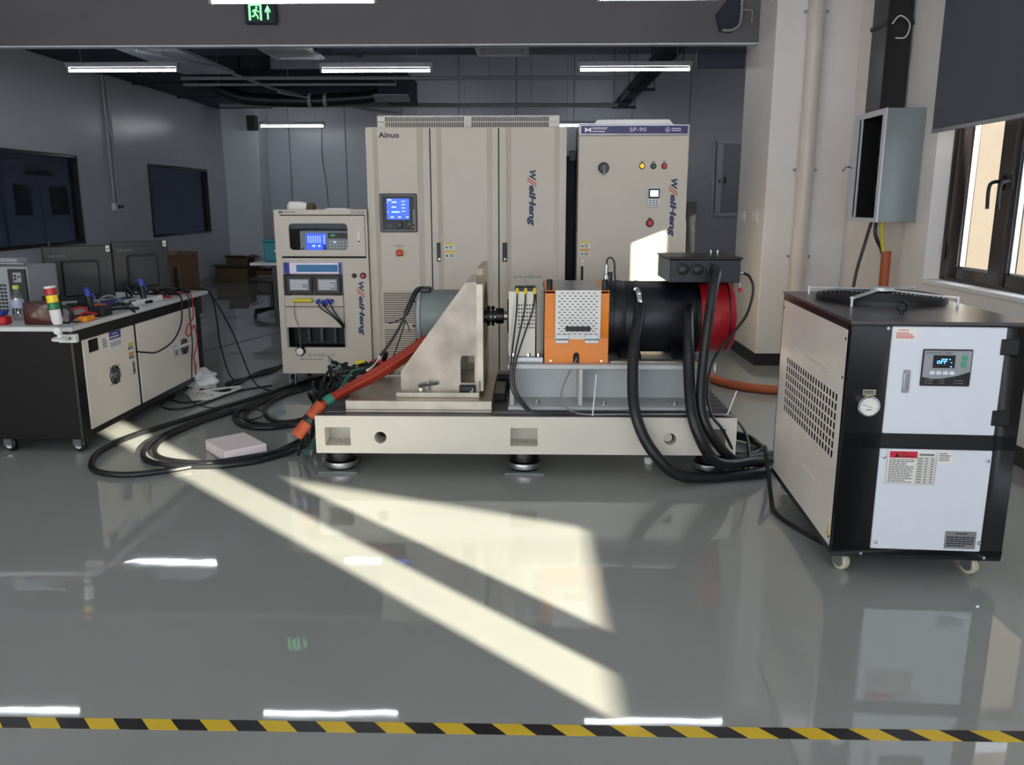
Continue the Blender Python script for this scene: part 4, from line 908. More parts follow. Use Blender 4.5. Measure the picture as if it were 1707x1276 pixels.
# ---- orange guard
og = thing('guard_box', 'orange guard box with white perforated door', 'guard', (.25, 4.74, .594))
part('shell', MB().box(.078, .427, 4.45, 5.05, .70, .975).box(.078, .427, 4.47, 5.05, .594, .70), M_dark, og)
part('front_plate', MB().prism([(.078, .594), (.236, .594), (.236, .635), (.241, .648), (.2525, .654), (.264, .648), (.269, .635), (.269, .594), (.427, .594), (.427, .735), (.078, .735)], 'y', 4.435, 4.45).box(.078, .134, 4.435, 4.45, .735, .99).box(.378, .427, 4.435, 4.45, .735, .99), M_orange, og, bevel=.002)
part('sides', MB().box(.078, .09, 4.45, 5.05, .594, .99).box(.415, .427, 4.45, 5.05, .594, .99).box(.078, .427, 5.04, 5.05, .594, .99).box(.078, .134, 4.435, 5.05, .978, .992).box(.378, .427, 4.435, 5.05, .978, .992), M_orange, og)
part('cable_slot', MB().box(.236, .269, 4.452, 4.469, .594, .655), M_dark, og)
pf = MB(); x0, x1, z0, z1 = .134, .380, .728, .995; rows = 16; rp = (z1 - z0 - .03) / rows; sh_, sw = .0042, .0135; cols = 8; cpch = (x1 - x0 - .016) / cols
zb = z0 + .022
pf.box(x0, x1, 4.423, 4.429, z0, zb)
for rI in range(rows):
    zc = zb + (rI + .5) * rp
    pf.box(x0, x1, 4.423, 4.429, zb + rI * rp, zc - sh_ / 2).box(x0, x1, 4.423, 4.429, zc + sh_ / 2, zb + (rI + 1) * rp)
    off = cpch / 2 if rI % 2 else 0; xa = x0; c_ = 0
    while True:
        s0 = x0 + .008 + off + c_ * cpch + (cpch - sw) / 2
        if s0 + sw > x1 - .006: break
        pf.box(xa, s0, 4.423, 4.429, zc - sh_ / 2, zc + sh_ / 2); xa = s0 + sw; c_ += 1
    pf.box(xa, x1, 4.423, 4.429, zc - sh_ / 2, zc + sh_ / 2)
pf.box(x0, x1, 4.423, 4.429, zb + rows * rp, z1)
pdn = part('perforated_door', pf, M_perf, og, smooth=False, label='white perforated door panel')
part('backing', MB().box(.136, .378, 4.430, 4.451, .735, .98), M_dark, og)
tp = MB(); 
for k in range(12):
    ya = 4.429 + k * .05; tp.box(x0, x1, ya, ya + .044, .988, .995).box(x0, x0 + .02, ya + .044, ya + .05, .988, .995).box(x1 - .02, x1, ya + .044, ya + .05, .988, .995)
part('perforated_top', tp, M_alu, og, smooth=False)
part('door_handle', MB().box(.19, .325, 4.385, 4.398, .778, .802).box(.192, .205, 4.398, 4.423, .78, .8).box(.31, .323, 4.398, 4.423, .78, .8), M_blackp, pdn, bevel=.004)
for a, b in ((.138, .208), (.297, .372)):
    h = part('hinge', MB().box(a, b, 4.418, 4.424, .729, .755).box(a, b, 4.429, 4.435, .706, .727), M_alu, og, bevel=.001)
    part('hinge_pin', MB().cyl((a, 4.42, .728), (b, 4.42, .728), .005, n=8), M_greymotor, h)
for x in (.103, .403):
    part('lifting_post', MB().lathe([(.016, 0), (.016, .056), (.013, .06)], (x, 4.47, .99), Z1, 14), M_blackp, og)
solo('grey_lead', MB().tube([(.2525, 4.455, .62), (.25, 4.43, .61), (.22, 4.4, .56), (.185, 4.37, .49), (.17, 4.34, .43), (.2, 4.3, .37), (.26, 4.262, .352), (.334, 4.25, .35), (.45, 4.25, .352), (.6, 4.252, .352), (1.0, 4.25, .355), (1.1, 4.235, .33), (1.17, 4.26, .22), (1.2, 4.32, .06), (1.22, 4.38, .012)], .005, 6), M_greycable, 'thin grey lead looping out of the slot under the orange guard', 'lead')
for x in (.112, .39): part('screw', MB().lathe([(.006, 0), (.006, .004)], (x, 4.435, .606), (0, -1, 0), 8), M_chrome, og)
# ---- black motor
bm_ = thing('drive_motor', 'large black cylindrical motor with red end section', 'motor', (.8, 4.75, .594))
ax = (4.75, .812)
part('housing', MB().lathe([(.2, 0), (.205, .01), (.205, .42), (.198, .43)], (.53, *ax), X1, 48), M_navy, bm_)
part('front_flange', MB().lathe([(.2, 0), (.222, .004), (.222, .03), (.205, .034), (.21, .06), (.205, .1)], (.432, *ax), X1, 48), M_navy, bm_)
for xb in (.60, .93): part('housing_band', MB().lathe([(.208, 0), (.208, .018)], (xb, *ax), X1, 48), M_black, bm_)
part('red_end', MB().lathe([(.206, 0), (.206, .17), (.2, .19), (.17, .205)], (.952, *ax), X1, 48), M_red, bm_)
part('end_ring', MB().lathe([(.209, 0), (.209, .006)], (1.108, *ax), X1, 48), M_darksteel, bm_)
for a, b in ((.5, .62), (.8, .92)):
    part('foot', MB().prism([(4.5, .594), (4.64, .594), (4.62, .66), (4.52, .62)], 'x', a, b), M_navy, bm_, bevel=.003)
    part('foot', MB().prism([(4.86, .594), (5.0, .594), (4.98, .62), (4.88, .66)], 'x', a, b), M_navy, bm_, bevel=.003)
    part('foot_bolt', MB().lathe([(.012, 0), (.012, .02)], ((a + b) / 2 + .03, 4.53, .622), Z1, 6), M_chrome, bm_)
part('slide_rail', MB().box(.44, .96, 4.44, 4.5, .594, .606).box(.44, .96, 5.0, 5.06, .594, .606), M_steel2, bm_, bevel=.002)
sp = part('speed_sensor', MB().lathe([(.016, 0), (.016, .035), (.01, .04), (.01, .09), (.006, .095)], (.424, 4.62, 1.028), Z1, 12), M_chrome, bm_)
part('speed_sensor', MB().lathe([(.012, 0), (.012, .05)], (.445, 4.62, 1.028), Z1, 12), M_darksteel, bm_)
part('sensor_lead', MB().tube([(.424, 4.62, 1.11), (.426, 4.62, 1.145), (.445, 4.62, 1.158), (.466, 4.62, 1.13), (.47, 4.62, 1.06), (.48, 4.6, 1.0)], .005, 6), M_blackp, bm_)
# junction box on the motor
jx = part('junction_box', MB().box(.757, 1.14, 4.5, 4.93, 1.03, 1.155), M_greycab, bm_, bevel=.004, label='dark grey terminal box on top of the motor')
jx.data.materials.clear(); jx.data.materials.append(M_navy)
part('box_lid', MB().box(.75, 1.147, 4.492, 4.937, 1.155, 1.168), M_darksteel, jx, bevel=.003)
part('side_reflection', MB().box(.7545, .7575, 4.51, 4.92, 1.035, 1.15), M_greymotor, jx)  # lighter sheet paints the reflection on the box's left face
for x in (.825, .902, .986):
    gl_ = part('cable_gland', MB().lathe([(.032, 0), (.032, .02), (.026, .022), (.026, .05), (.018, .055)], (x, 4.5, 1.105), (0, -1, 0), 12), M_rubber, jx)
    part('gland_nut', MB().lathe([(.035, .004), (.035, .016)], (x, 4.5, 1.105), (0, -1, 0), 6), M_blackp, jx)
part('lid_screws', MB().cyl((1.06, 4.9, 1.168), (1.06, 4.9, 1.185), .006, n=8).cyl((1.1, 4.9, 1.168), (1.1, 4.9, 1.185), .006, n=8), M_chrome, jx)
sc2 = part('side_connector', MB().lathe([(.013, 0), (.013, .02), (.009, .022), (.009, .04)], (1.14, 4.6, 1.075), X1, 12), M_chrome, jx)
solo('resolver_cable', MB().tube([(1.175, 4.6, 1.075), (1.215, 4.6, 1.055), (1.24, 4.6, .98), (1.2, 4.56, .845), (1.1, 4.5, .73), (.99, 4.4, .61), (.95, 4.3, .47), (.96, 4.22, .36), (1.02, 4.2, .28), (1.12, 4.25, .1), (1.18, 4.3, .02)], .0075, 8), M_rubber, 'black cable looping from the side plug of the terminal box past the red end', 'cable')
part('red_tag', MB().lathe([(.004, 0), (.012, .006), (.012, .018), (.004, .024)], (1.137, 4.49, .995), (0, -1, 0), 12), M_redp, bm_)
part('tag_string', MB().cyl((1.137, 4.49, 1.0), (1.139, 4.495, 1.035), .002, n=6), M_whitecable, bm_)
for x, z, y in ((.582, .985, 4.57), (.868, .895, 4.55)):
    vl = part('hose_fitting', MB().lathe([(.014, 0), (.02, .02), (.02, .05), (.014, .055)], (x, y, z), (0, -1, -.1), 12), M_chrome, bm_)
part('hose_elbow', MB().tube([(.582, 4.53, .985), (.59, 4.5, .97), (.598, 4.48, .93), (.595, 4.46, .9)], .02, 10), M_chrome, bm_)
# water hoses and power cable: separate things, each with its own run
solo('coolant_hose', MB().tube([(.596, 4.46, .91), (.575, 4.38, .82), (.548, 4.3, .68), (.54, 4.22, .5), (.55, 4.16, .38), (.6, 4.13, .25), (.68, 4.11, .14), (.78, 4.12, .06), (.92, 4.15, .035), (1.1, 4.2, .032), (1.26, 4.26, .032), (1.4, 4.42, .034)], .03, 14), M_rubber,
     'thick black hose falling from the middle of the motor, leftmost of three', 'hose', 'black hoses in front of the machine bed')
solo('coolant_hose', MB().tube([(.868, 4.5, .89), (.85, 4.42, .86), (.84, 4.33, .75), (.838, 4.26, .58), (.842, 4.17, .4), (.88, 4.13, .27), (.96, 4.14, .14), (1.06, 4.18, .1), (1.18, 4.26, .09), (1.3, 4.36, .06), (1.42, 4.48, .034)], .03, 14), M_rubber,
     'thick black hose beside the red motor end, middle of three', 'hose', 'black hoses in front of the machine bed')
solo('power_cable', MB().tube([(.986, 4.46, 1.105), (.984, 4.39, 1.09), (.965, 4.35, 1.03), (.935, 4.3, .85), (.91, 4.26, .64), (.895, 4.2, .43), (.93, 4.165, .3), (1.02, 4.19, .175), (1.1, 4.25, .11), (1.2, 4.33, .09), (1.3, 4.42, .07), (1.44, 4.56, .036)], .026, 14), M_rubber,
     'thick black cable from the terminal box gland, rightmost of three', 'cable', 'black hoses in front of the machine bed')
for i, (r, dz, lb, m) in enumerate(((.16, 0, 'coil of grey cable on the floor at the right end of the bed', M_greycable), (.13, .03, 'coil of black cable lying inside the grey coil beside the bed', M_rubber))):
    pts = []
    for k in range(40):
        a = k / 39 * 2 * math.pi * 2.6; pts.append((1.22 + (r + .012 * (k % 3)) * math.cos(a), 4.72 + r * 1.7 * math.sin(a), .012 + dz * .5 + k * .0012))
    solo('cable_coil', MB().tube(pts, .009, 6, 3), m, lb, 'cable', 'coils beside the machine bed')
solo('cable_tie', MB().obox((1.067, 4.25, .405), (.006, .003, .17), Matrix.Rotation(R(18), 3, 'Y')), M_white, 'long white cable tie sticking up at the right end of the bed', 'cable tie')
solo('cable_tie', MB().obox((.341, 4.245, .45), (.006, .003, .24), Matrix.Rotation(R(4), 3, 'Y')), M_white, 'long white cable tie standing in front of the pedestal', 'cable tie')
# ================================================================== chiller (built in its own axes, front at local y = 0)
ch = thing('water_chiller', 'black and white wheeled water chiller with OFF display', 'chiller', (1.195, 3.05, 0), R(-3.46))
W, D, ZB, ZT = .64, 1.05, .088, 1.026
LC = dict(local=True)
part('body', MB().box(.03, W - .02, .03, D - .02, ZB + .01, ZT - .02), M_black, ch, **LC)
fr = MB().box(0, W, 0, .03, ZB, .128).box(0, W, 0, .03, .536, .597).box(0, W, 0, .03, 1.007, ZT - .012).box(0, .146, 0, .03, .128, 1.007).box(.553, W, 0, .03, .128, 1.007).box(.146, .553, .012, .03, .128, .536).box(.146, .553, .012, .03, .597, 1.007)
part('front_frame', fr, M_black, ch, bevel=.002, **LC)
part('side_frame', MB().box(0, .03, .0305, .05, ZB, ZT - .012).box(0, .02, D - .035, D, ZB, ZT - .012).box(0, .02, .05, D - .035, ZB, .115).box(0, .02, .05, D - .035, ZT - .04, ZT - .012), M_black, ch, **LC)
part('right_side', MB().box(W - .02, W, .0305, D, ZB, ZT - .012), M_black, ch, **LC)
top = part('top_panel', ring_rr(-.004, W + .004, -.004, D + .004, circ(.34, .70, .262, 36), 'z', ZT - .012, ZT), M_darksteel, ch, smooth=False, **LC)
top.data.materials.clear(); top.data.materials.append(mat('grey_black_lid', (74, 70, 72), .3, var=.05))
# left side sheet with its grille of slots
gy0, gy1, gz0, gz1, ny, nz, hy, hz = .085, .90, .458, .728, 20, 7, .0265, .0285
sx = -.0015
part('side_sheet', MB().box(sx, .0, .035, gy0, .116, .986).box(sx, .0, gy1, 1.03, .116, .986).box(sx, 0, gy0, gy1, .116, gz0).box(sx, 0, gy0, gy1, gz1, .986), M_galv, ch, label='pale sheet metal side panel', smooth=False, **LC)
g = MB(); py_, pz_ = (gy1 - gy0) / ny, (gz1 - gz0) / nz
for i in range(ny + 1):
    a = gy0 + i * py_ - (py_ - hy) / 2; g.box(sx, 0, max(gy0, a), min(gy1, a + py_ - hy), gz0, gz1)
for i in range(ny):
    a = gy0 + (i + .5) * py_ - hy / 2
    for j in range(nz + 1):
        z = gz0 + j * pz_ - (pz_ - hz) / 2; g.box(sx, 0, a, a + hy, max(gz0, z), min(gz1, z + pz_ - hz))
part('side_grille', g, M_galv, ch, smooth=False, **LC)
part('grille_backing', MB().box(.024, .0295, gy0 - .01, gy1 + .01, gz0 - .01, gz1 + .01), M_dark, ch, **LC)
part('pressed_rib', MB().box(-.010, sx, .24, .74, .785, .793), M_galv, ch, bevel=.003, **LC)
part('pressed_rib', MB().box(-.008, sx, .2, .5, .305, .311), M_galv, ch, bevel=.0015, **LC)
for y, z in ((.05, .95), (.05, .15), (1.015, .95), (1.015, .15), (.05, .8)): part('side_screw', MB().lathe([(.006, 0), (.004, .003)], (sx, y, z), (-1, 0, 0), 8), M_darksteel, ch, **LC)
part('warning_sticker', MB().prism([(.05, .15), (.085, .15), (.0675, .205)], 'x', sx - .001, sx), M_lyellow, ch, **LC)
ud = part('upper_door', MB().box(.146, .553, -.006, .012, .597, 1.007), M_chwhite, ch, bevel=.003, **LC)
ld = part('lower_panel', MB().box(.144, .556, -.006, .012, .128, .536), M_chwhite, ch, bevel=.003, **LC)
yf = -.006
for z0, z1 in ((.905, .965), (.635, .695)): part('hinge', MB().box(.535, .60, -.010, .004, z0, z1), M_black, ud, bevel=.003, **LC)
co = part('controller', MB().box(.261, .44, -.012, yf, .785, .925), M_blackp, ud, bevel=.003, **LC)
part('controller_face', MB().prism([(.266, .82), (.30, .813), (.34, .815), (.39, .826), (.435, .842), (.435, .92), (.266, .92)], 'y', -.0132, -.012), M_greycab, co, **LC)
text_fit('lettering', co, 'Industrial Chiller', (.272, -.0132, .908), X1, Z1, .095, .0095, M_ink, **LC)
part('display_window', MB().box(.299, .377, -.0145, -.013, .855, .903), M_dark, co, **LC)
text_fit('display_digits', co, 'oFF', (.312, -.0148, .871), X1, Z1, .038, .019, M_cyan, shear=.15, bold=.01, **LC)
part('display_marks', MB().box(.356, .36, -.0152, -.0145, .886, .89).box(.361, .367, -.0152, -.0145, .875, .877).box(.361, .367, -.0152, -.0145, .859, .862), M_cyan, co, **LC)
kk = MB()
for k in range(4): kk.prism(rrect(.291 + k * .0235, .309 + k * .0235, .83, .843, .003, 2), 'y', -.015, -.0132)
part('keys', kk, M_chwhite, co, **LC)
part('green_keys', MB().prism(rrect(.401, .42, .884, .902, .004, 2), 'y', -.015, -.0132).prism(rrect(.399, .418, .858, .88, .004, 2), 'y', -.015, -.0132), mat('controller_green', (60, 160, 118), .4, var=0), co, **LC)
lm = MB()
for x, w in ((.283, .028), (.334, .014), (.387, .035)):
    for z in (.807, .797): lm.box(x - .005, x, -.0126, -.012, z - .002, z + .002).box(x + .004, x + .004 + w * .7, -.0126, -.012, z - .0015, z + .0015)
part('indicator_marks', lm, M_greyink, co, **LC)
lk = part('door_lock', MB().prism(rrect(.199, .224, .757, .845, .004), 'y', -.011, yf), M_alu, ud, **LC)
part('lock_lever', MB().prism(rrect(.205, .22, .77, .832, .007), 'y', -.017, -.011), M_chrome, lk, **LC)
st = part('notice_sticker', MB().box(.149, .234, -.0068, yf, .957, 1.002), M_label, ud, **LC)
part('small_print', lines_mb(.168, .219, .991, .997, -.0068, 1, 40).add(*(lambda m: (m.v, m.f))(lines_mb(.16, .225, .962, .987, -.0068, 4, 41))), M_redink, st, **LC)
# lower panel prints
tb_ = part('warning_table', MB().box(.174, .354, -.0068, yf, .398, .529), M_label, ld, **LC)
part('red_header', MB().box(.181, .283, -.0074, -.0068, .502, .528), M_lred, tb_, **LC)
text_fit('lettering', tb_, '\u8b66\u544a', (.225, -.0074, .515), X1, Z1, .02, .009, M_ink, **LC)
part('small_print', lines_mb(.222, .27, .506, .512, -.0074, 1, 42).prism([(.199, .505), (.217, .505), (.208, .522)], 'y', -.0078, -.0074), M_ink, tb_, **LC)
part('small_print', lines_mb(.181, .275, .402, .498, -.0068, 14, 43), M_greyink, tb_, **LC)
gl = MB()
for k in range(11): gl.box(.283, .35, -.0074, -.0068, .401 + k * .0105, .4016 + k * .0105)
for x in (.283, .308, .3295, .35): gl.box(x - .0003, x + .0003, -.0074, -.0068, .401, .506)
gl.box(.172, .355, -.0074, -.0068, .3972, .398).box(.354, .355, -.0074, -.0068, .398, .53).box(.173, .174, -.0074, -.0068, .398, .53)
part('table_grid', gl, M_ink, tb_, smooth=False, **LC)
cl = MB()
for k in range(10):
    for x, w in ((.2865, .018), (.313, .011), (.3345, .011)): cl.box(x, x + w, -.0074, -.0068, .4042 + k * .0105, .4088 + k * .0105)
cl.box(.29, .345, -.0074, -.0068, .512, .52)
part('table_entries', cl, M_greyink, tb_, smooth=False, **LC)
s2 = part('date_sticker', MB().box(.36, .412, -.0066, yf, .482, .53), M_label, ld, **LC)
part('small_print', lines_mb(.363, .405, .492, .527, -.0066, 4, 44), M_greyink, s2, **LC)
np_ = part('name_plate', MB().box(.418, .535, -.008, yf, .139, .211), M_alu, ld, bevel=.001, **LC)
part('small_print', lines_mb(.455, .505, .197, .205, -.008, 1, 45).add(*(lambda m: (m.v, m.f))(lines_mb(.426, .528, .147, .191, -.008, 5, 46))), M_ink, np_, **LC)
for x, z in ((.160, .505), (.541, .499), (.160, .156), (.548, .165)):
    part('panel_screw', MB().lathe([(.009, 0), (.007, .005), (.003, .006)], (x, yf, z), (0, -1, 0), 12), M_chrome, ld, **LC)
for x, z in ((.131, 1.0), (.617, 1.003), (.11, .105), (.575, .103)): part('frame_screw', MB().lathe([(.008, 0), (.006, .005)], (x, 0, z), (0, -1, 0), 12), M_chrome, ch, **LC)
ga = part('pressure_gauge', MB().lathe([(.041, 0), (.041, .016), (.036, .022), (.034, .018)], (.084, 0, .703), (0, -1, 0), 32), M_chrome, ch, **LC)
part('gauge_face', MB().lathe([(.033, 0), (.033, .0005)], (.084, -.0185, .703), (0, -1, 0), 32), M_label, ga, **LC)
tk = MB()
for k in range(11):
    a = R(225 - 27 * k); c, s = math.cos(a), math.sin(a); tk.obox((.084 + .026 * c, -.0195, .703 + .026 * s), (.007, .0006, .0012), Matrix.Rotation(-a, 3, 'Y'))
tk.obox((.078, -.0198, .705), (.04, .0008, .0016), Matrix.Rotation(R(18), 3, 'Y')).box(.074, .094, -.0195, -.019, .69, .6925)
part('gauge_marks', tk, M_ink, ga, **LC)
gp = part('gauge_plate', MB().box(.062, .109, -.002, 0, .744, .765), M_greycab, ch, **LC)
part('small_print', lines_mb(.066, .105, .748, .762, -.002, 2, 47), M_ink, gp, **LC)
part('plate_edge', MB().box(.062, .109, -.0026, -.002, .744, .7455).box(.062, .109, -.0026, -.002, .7635, .765), M_lyellow, gp, **LC)
# fan on the lid
fc = (.34, .70); rg = .262
part('fan_well', MB().ring(circ(*fc, rg + .006, 36), circ(*fc, rg, 36), 'z', ZT - .1, ZT + .002).prism(circ(*fc, rg, 36), 'z', ZT - .1, ZT - .09), M_dark, ch, **LC)
blades = MB()
for k in range(7):
    a = 2 * math.pi * k / 7; blades.obox((fc[0] + .14 * math.cos(a), fc[1] + .14 * math.sin(a), ZT - .05), (.2, .1, .004), Matrix.Rotation(a, 3, 'Z') @ Matrix.Rotation(R(28), 3, 'X'))
part('fan_blades', blades, M_blackp, ch, **LC)
fg = MB()
for k in range(13):
    r = .05 + k * .0185; fg.tube([(fc[0] + r * math.cos(2 * math.pi * i / 36), fc[1] + r * math.sin(2 * math.pi * i / 36), ZT + .034 - .012 * (k / 12) ** 4) for i in range(37)], .0032, 5, 1)
fg.ring(circ(*fc, rg + .012, 36), circ(*fc, rg, 36), 'z', ZT, ZT + .022)
gd = part('fan_guard', fg, M_blackp, ch, **LC)
hub = Vector((fc[0], fc[1], ZT + .05))
for dx, dy in ((-.2, -.24), (.24, .25), (-.25, .24), (.25, -.2)):
    am = MB(); e = Vector((fc[0] + dx, fc[1] + dy, ZT + .034)); d = (e - hub); L = d.length; a = math.atan2(d.y, d.x)
    am.obox(hub + d * .5, (L, .022, .006), Matrix.Rotation(a, 3, 'Z') @ Matrix.Rotation(-math.asin(d.z / L), 3, 'Y'))
    am.cyl((e.x, e.y, ZT), (e.x, e.y, ZT + .04), .006, n=8)
    part('guard_arm', am, M_bright, gd, **LC)
part('guard_hub', MB().cyl((hub.x, hub.y, ZT + .044), (hub.x, hub.y, ZT + .058), .05, n=20), M_bright, gd, **LC)
part('eye_bolt', MB().tube([(.25 + .018 * math.cos(t), .2, ZT + .03 + .018 * math.sin(t)) for t in [2 * math.pi * i / 16 for i in range(17)]], .005, 8, 1).cyl((.25, .2, ZT), (.25, .2, ZT + .014), .008, n=10), M_darksteel, ch, **LC)
part('pin', MB().cyl((.47, .97, ZT), (.47, .97, ZT + .03), .004, n=8), M_chrome, ch, **LC)
for x, y in ((.06, .085), (W - .08, .085), (.06, D - .09), (W - .08, D - .09)): caster(ch, x, y, ZB, .036, local=True, wm=M_wheel, turn=.5, hub=M_alu)
part('power_cord', MB().tube([(1.42, 4.55, .02), (1.37, 4.36, .03), (1.285, 4.24, .03), (1.26, 4.19, .12), (1.235, 4.16, .2), (1.22, 4.10, .2), (1.205, 3.98, .12), (1.19, 3.85, .03), (1.17, 3.7, .012), (1.22, 3.5, .01), (1.28, 3.35, .01)], .011, 8), M_rubber, ch)

# ================================================================== work desk on wheels
dk = thing('work_desk', 'white topped desk on wheels with black frame and white doors', 'desk', (-3.05, 5.5, 0))
part('desktop', MB().box(-3.5, -2.61, 4.56, 6.58, .738, .765), M_desktop, dk, bevel=.003)
part('carcass', MB().box(-3.45, -2.655, 4.61, 6.45, .085, .738), M_deskblack, dk, bevel=.003)
part('face_frame', MB().box(-2.655, -2.64, 4.61, 6.45, .085, .118).box(-2.655, -2.64, 4.61, 6.45, .668, .738).box(-2.655, -2.64, 4.61, 4.70, .118, .668).box(-2.655, -2.64, 6.36, 6.45, .118, .668).box(-2.655, -2.64, 5.345, 5.37, .118, .668), M_black, dk)
ds = []
for y0, y1, fy_ in ((4.705, 5.34, 5.036), (5.374, 6.355, 6.10)):
    d = part('door', MB().box(-2.655, -2.636, y0, y1, .122, .664), M_door, dk, bevel=.003)
    fan = part('fan_vent', MB().lathe([(.062, 0), (.062, .003)], (-2.636, fy_, .39), X1, 28), M_dark, d)
    fgm = MB()
    for r in (.02, .04, .058): fgm.tube([(-2.629, fy_ + r * math.cos(2 * math.pi * i / 24), .39 + r * math.sin(2 * math.pi * i / 24)) for i in range(25)], .002, 5, 1)
    for a in (30, 100, 170): fgm.obox((-2.628, fy_, .39), (.003, .125, .005), Matrix.Rotation(R(a), 3, 'X'))
    part('finger_guard', fgm, M_alu, fan)
    part('fan_hub', MB().lathe([(.02, 0), (.02, .004)], (-2.633, fy_, .39), X1, 16), M_greycab, fan)
    for a in range(4): part('fan_screw', MB().lathe([(.005, 0), (.004, .003)], (-2.636, fy_ + .075 * math.cos(a * math.pi / 2 + .78), .39 + .075 * math.sin(a * math.pi / 2 + .78)), X1, 8), M_darksteel, fan)
    ds.append(d)
d = ds[0]
part('black_window', MB().box(-2.636, -2.633, 4.765, 4.87, .58, .655), M_dark, d)
part('paper_label', MB().box(-2.636, -2.6345, 4.915, 4.99, .57, .65), M_label, d)
def yz_lines(y0, y1, z0, z1, x, n, seed):
    m = lines_mb(y0, y1, z0, z1, 0, n, seed); m.v = [Vector((x - p.y, p.x, p.z)) for p in m.v]; return m
part('small_print', yz_lines(4.925, 4.98, .58, .64, -2.6345, 4, 50), M_greyink, d)
bl = part('safety_notice', MB().box(-2.636, -2.634, 5.01, 5.155, .555, .665), M_label, d)
part('notice_header', MB().box(-2.634, -2.6335, 5.01, 5.155, .615, .665), M_lblue, bl)
part('notice_header_print', yz_lines(5.04, 5.12, .645, .655, -2.6334, 1, 51).add(*(lambda m: (m.v, m.f))(yz_lines(5.02, 5.145, .622, .638, -2.6334, 1, 52))), M_label, bl)
rings = MB()
for k in range(4): rings.ring(circ(5.03 + k * .035, .583, .014, 14), circ(5.03 + k * .035, .583, .009, 14), 'x', -2.6345, -2.6335)
part('notice_symbols', rings, M_lblue, bl)
for z0, z1, m in ((.505, .555, M_lyellow), (.445, .495, M_lorange)):
    l_ = part('caution_label', MB().box(-2.636, -2.6345, 5.235, 5.31, z0, z1), M_label, d)
    part('label_header', MB().box(-2.6345, -2.634, 5.235, 5.31, z1 - .015, z1), m, l_)
    part('small_print', yz_lines(5.26, 5.305, z0 + .005, z1 - .018, -2.6344, 2, 53).box(-2.6345, -2.634, 5.24, 5.255, z0 + .006, z1 - .02), M_ink, l_)
lk = part('lock', MB().prism(rrect(5.268, 5.292, .345, .43, .01), 'x', -2.636, -2.63), M_alu, d)
part('lock_core', MB().lathe([(.008, 0), (.008, .004)], (-2.63, 5.28, .372), X1, 10), M_ink, lk)
d = ds[1]
lk = part('handle', MB().box(-2.636, -2.618, 5.91, 5.94, .35, .425), M_alu, d, bevel=.003)
part('handle_bar', MB().box(-2.618, -2.60, 5.89, 6.18, .40, .418), M_white, lk, bevel=.003)
for x, y in ((-2.70, 4.66), (-3.12, 4.66), (-2.72, 6.34), (-3.38, 6.34)): caster(dk, x, y, .092, .046, wm=M_rubber, turn=1.25, hub=M_white)
sk = thing('socket_strip', 'white socket strip fixed under the near edge of the desk top', 'socket', (-2.64, 4.58, .67))
part('strip_body', MB().box(-2.70, -2.60, 4.575, 4.61, .672, .72), M_white, sk, bevel=.003)
part('socket_slots', MB().box(-2.675, -2.668, 4.573, 4.576, .69, .705).box(-2.655, -2.648, 4.573, 4.576, .69, .705).box(-2.635, -2.628, 4.573, 4.576, .69, .705), M_ink, sk)
# stack light clamped on the desk edge
tl = thing('stack_light', 'leaning red yellow green stack light on a white stand', 'stack light', (-2.645, 4.53, .70))
a0 = Vector((-2.648, 4.5, .79)); a1 = Vector((-2.672, 4.5, 1.012)); dv = (a1 - a0).normalized()
part('base_disc', MB().lathe([(.02, -.005), (.045, 0), (.045, .01), (.03, .018)], (-2.645, 4.5, .699), (0.05, 0, 1), 24), M_white, tl)
part('stem', MB().lathe([(.014, 0), (.014, .05), (.02, .055)], (-2.645, 4.5, .715), Z1, 16), M_white, tl)
part('pivot', MB().lathe([(.018, -.012), (.022, -.006), (.022, .006), (.018, .012)], (-2.647, 4.485, .755), Y1, 16), M_white, tl)
for h0, h1, m, n_ in ((0, .085, M_white, 'lower_body'), (.087, .122, M_tgrn, 'green_lens'), (.124, .165, M_tyel, 'yellow_lens'), (.167, .203, M_tred, 'red_lens'), (.204, .216, M_white, 'cap')):
    r = .030 if n_ != 'lower_body' else .029
    part(n_, MB().lathe([(r * (.75 if n_ == 'lower_body' else 1), h0), (r, h0 + (.02 if n_ == 'lower_body' else .001)), (r, h1 - .001), (r * .96, h1)], a0, dv, 24), m, tl)
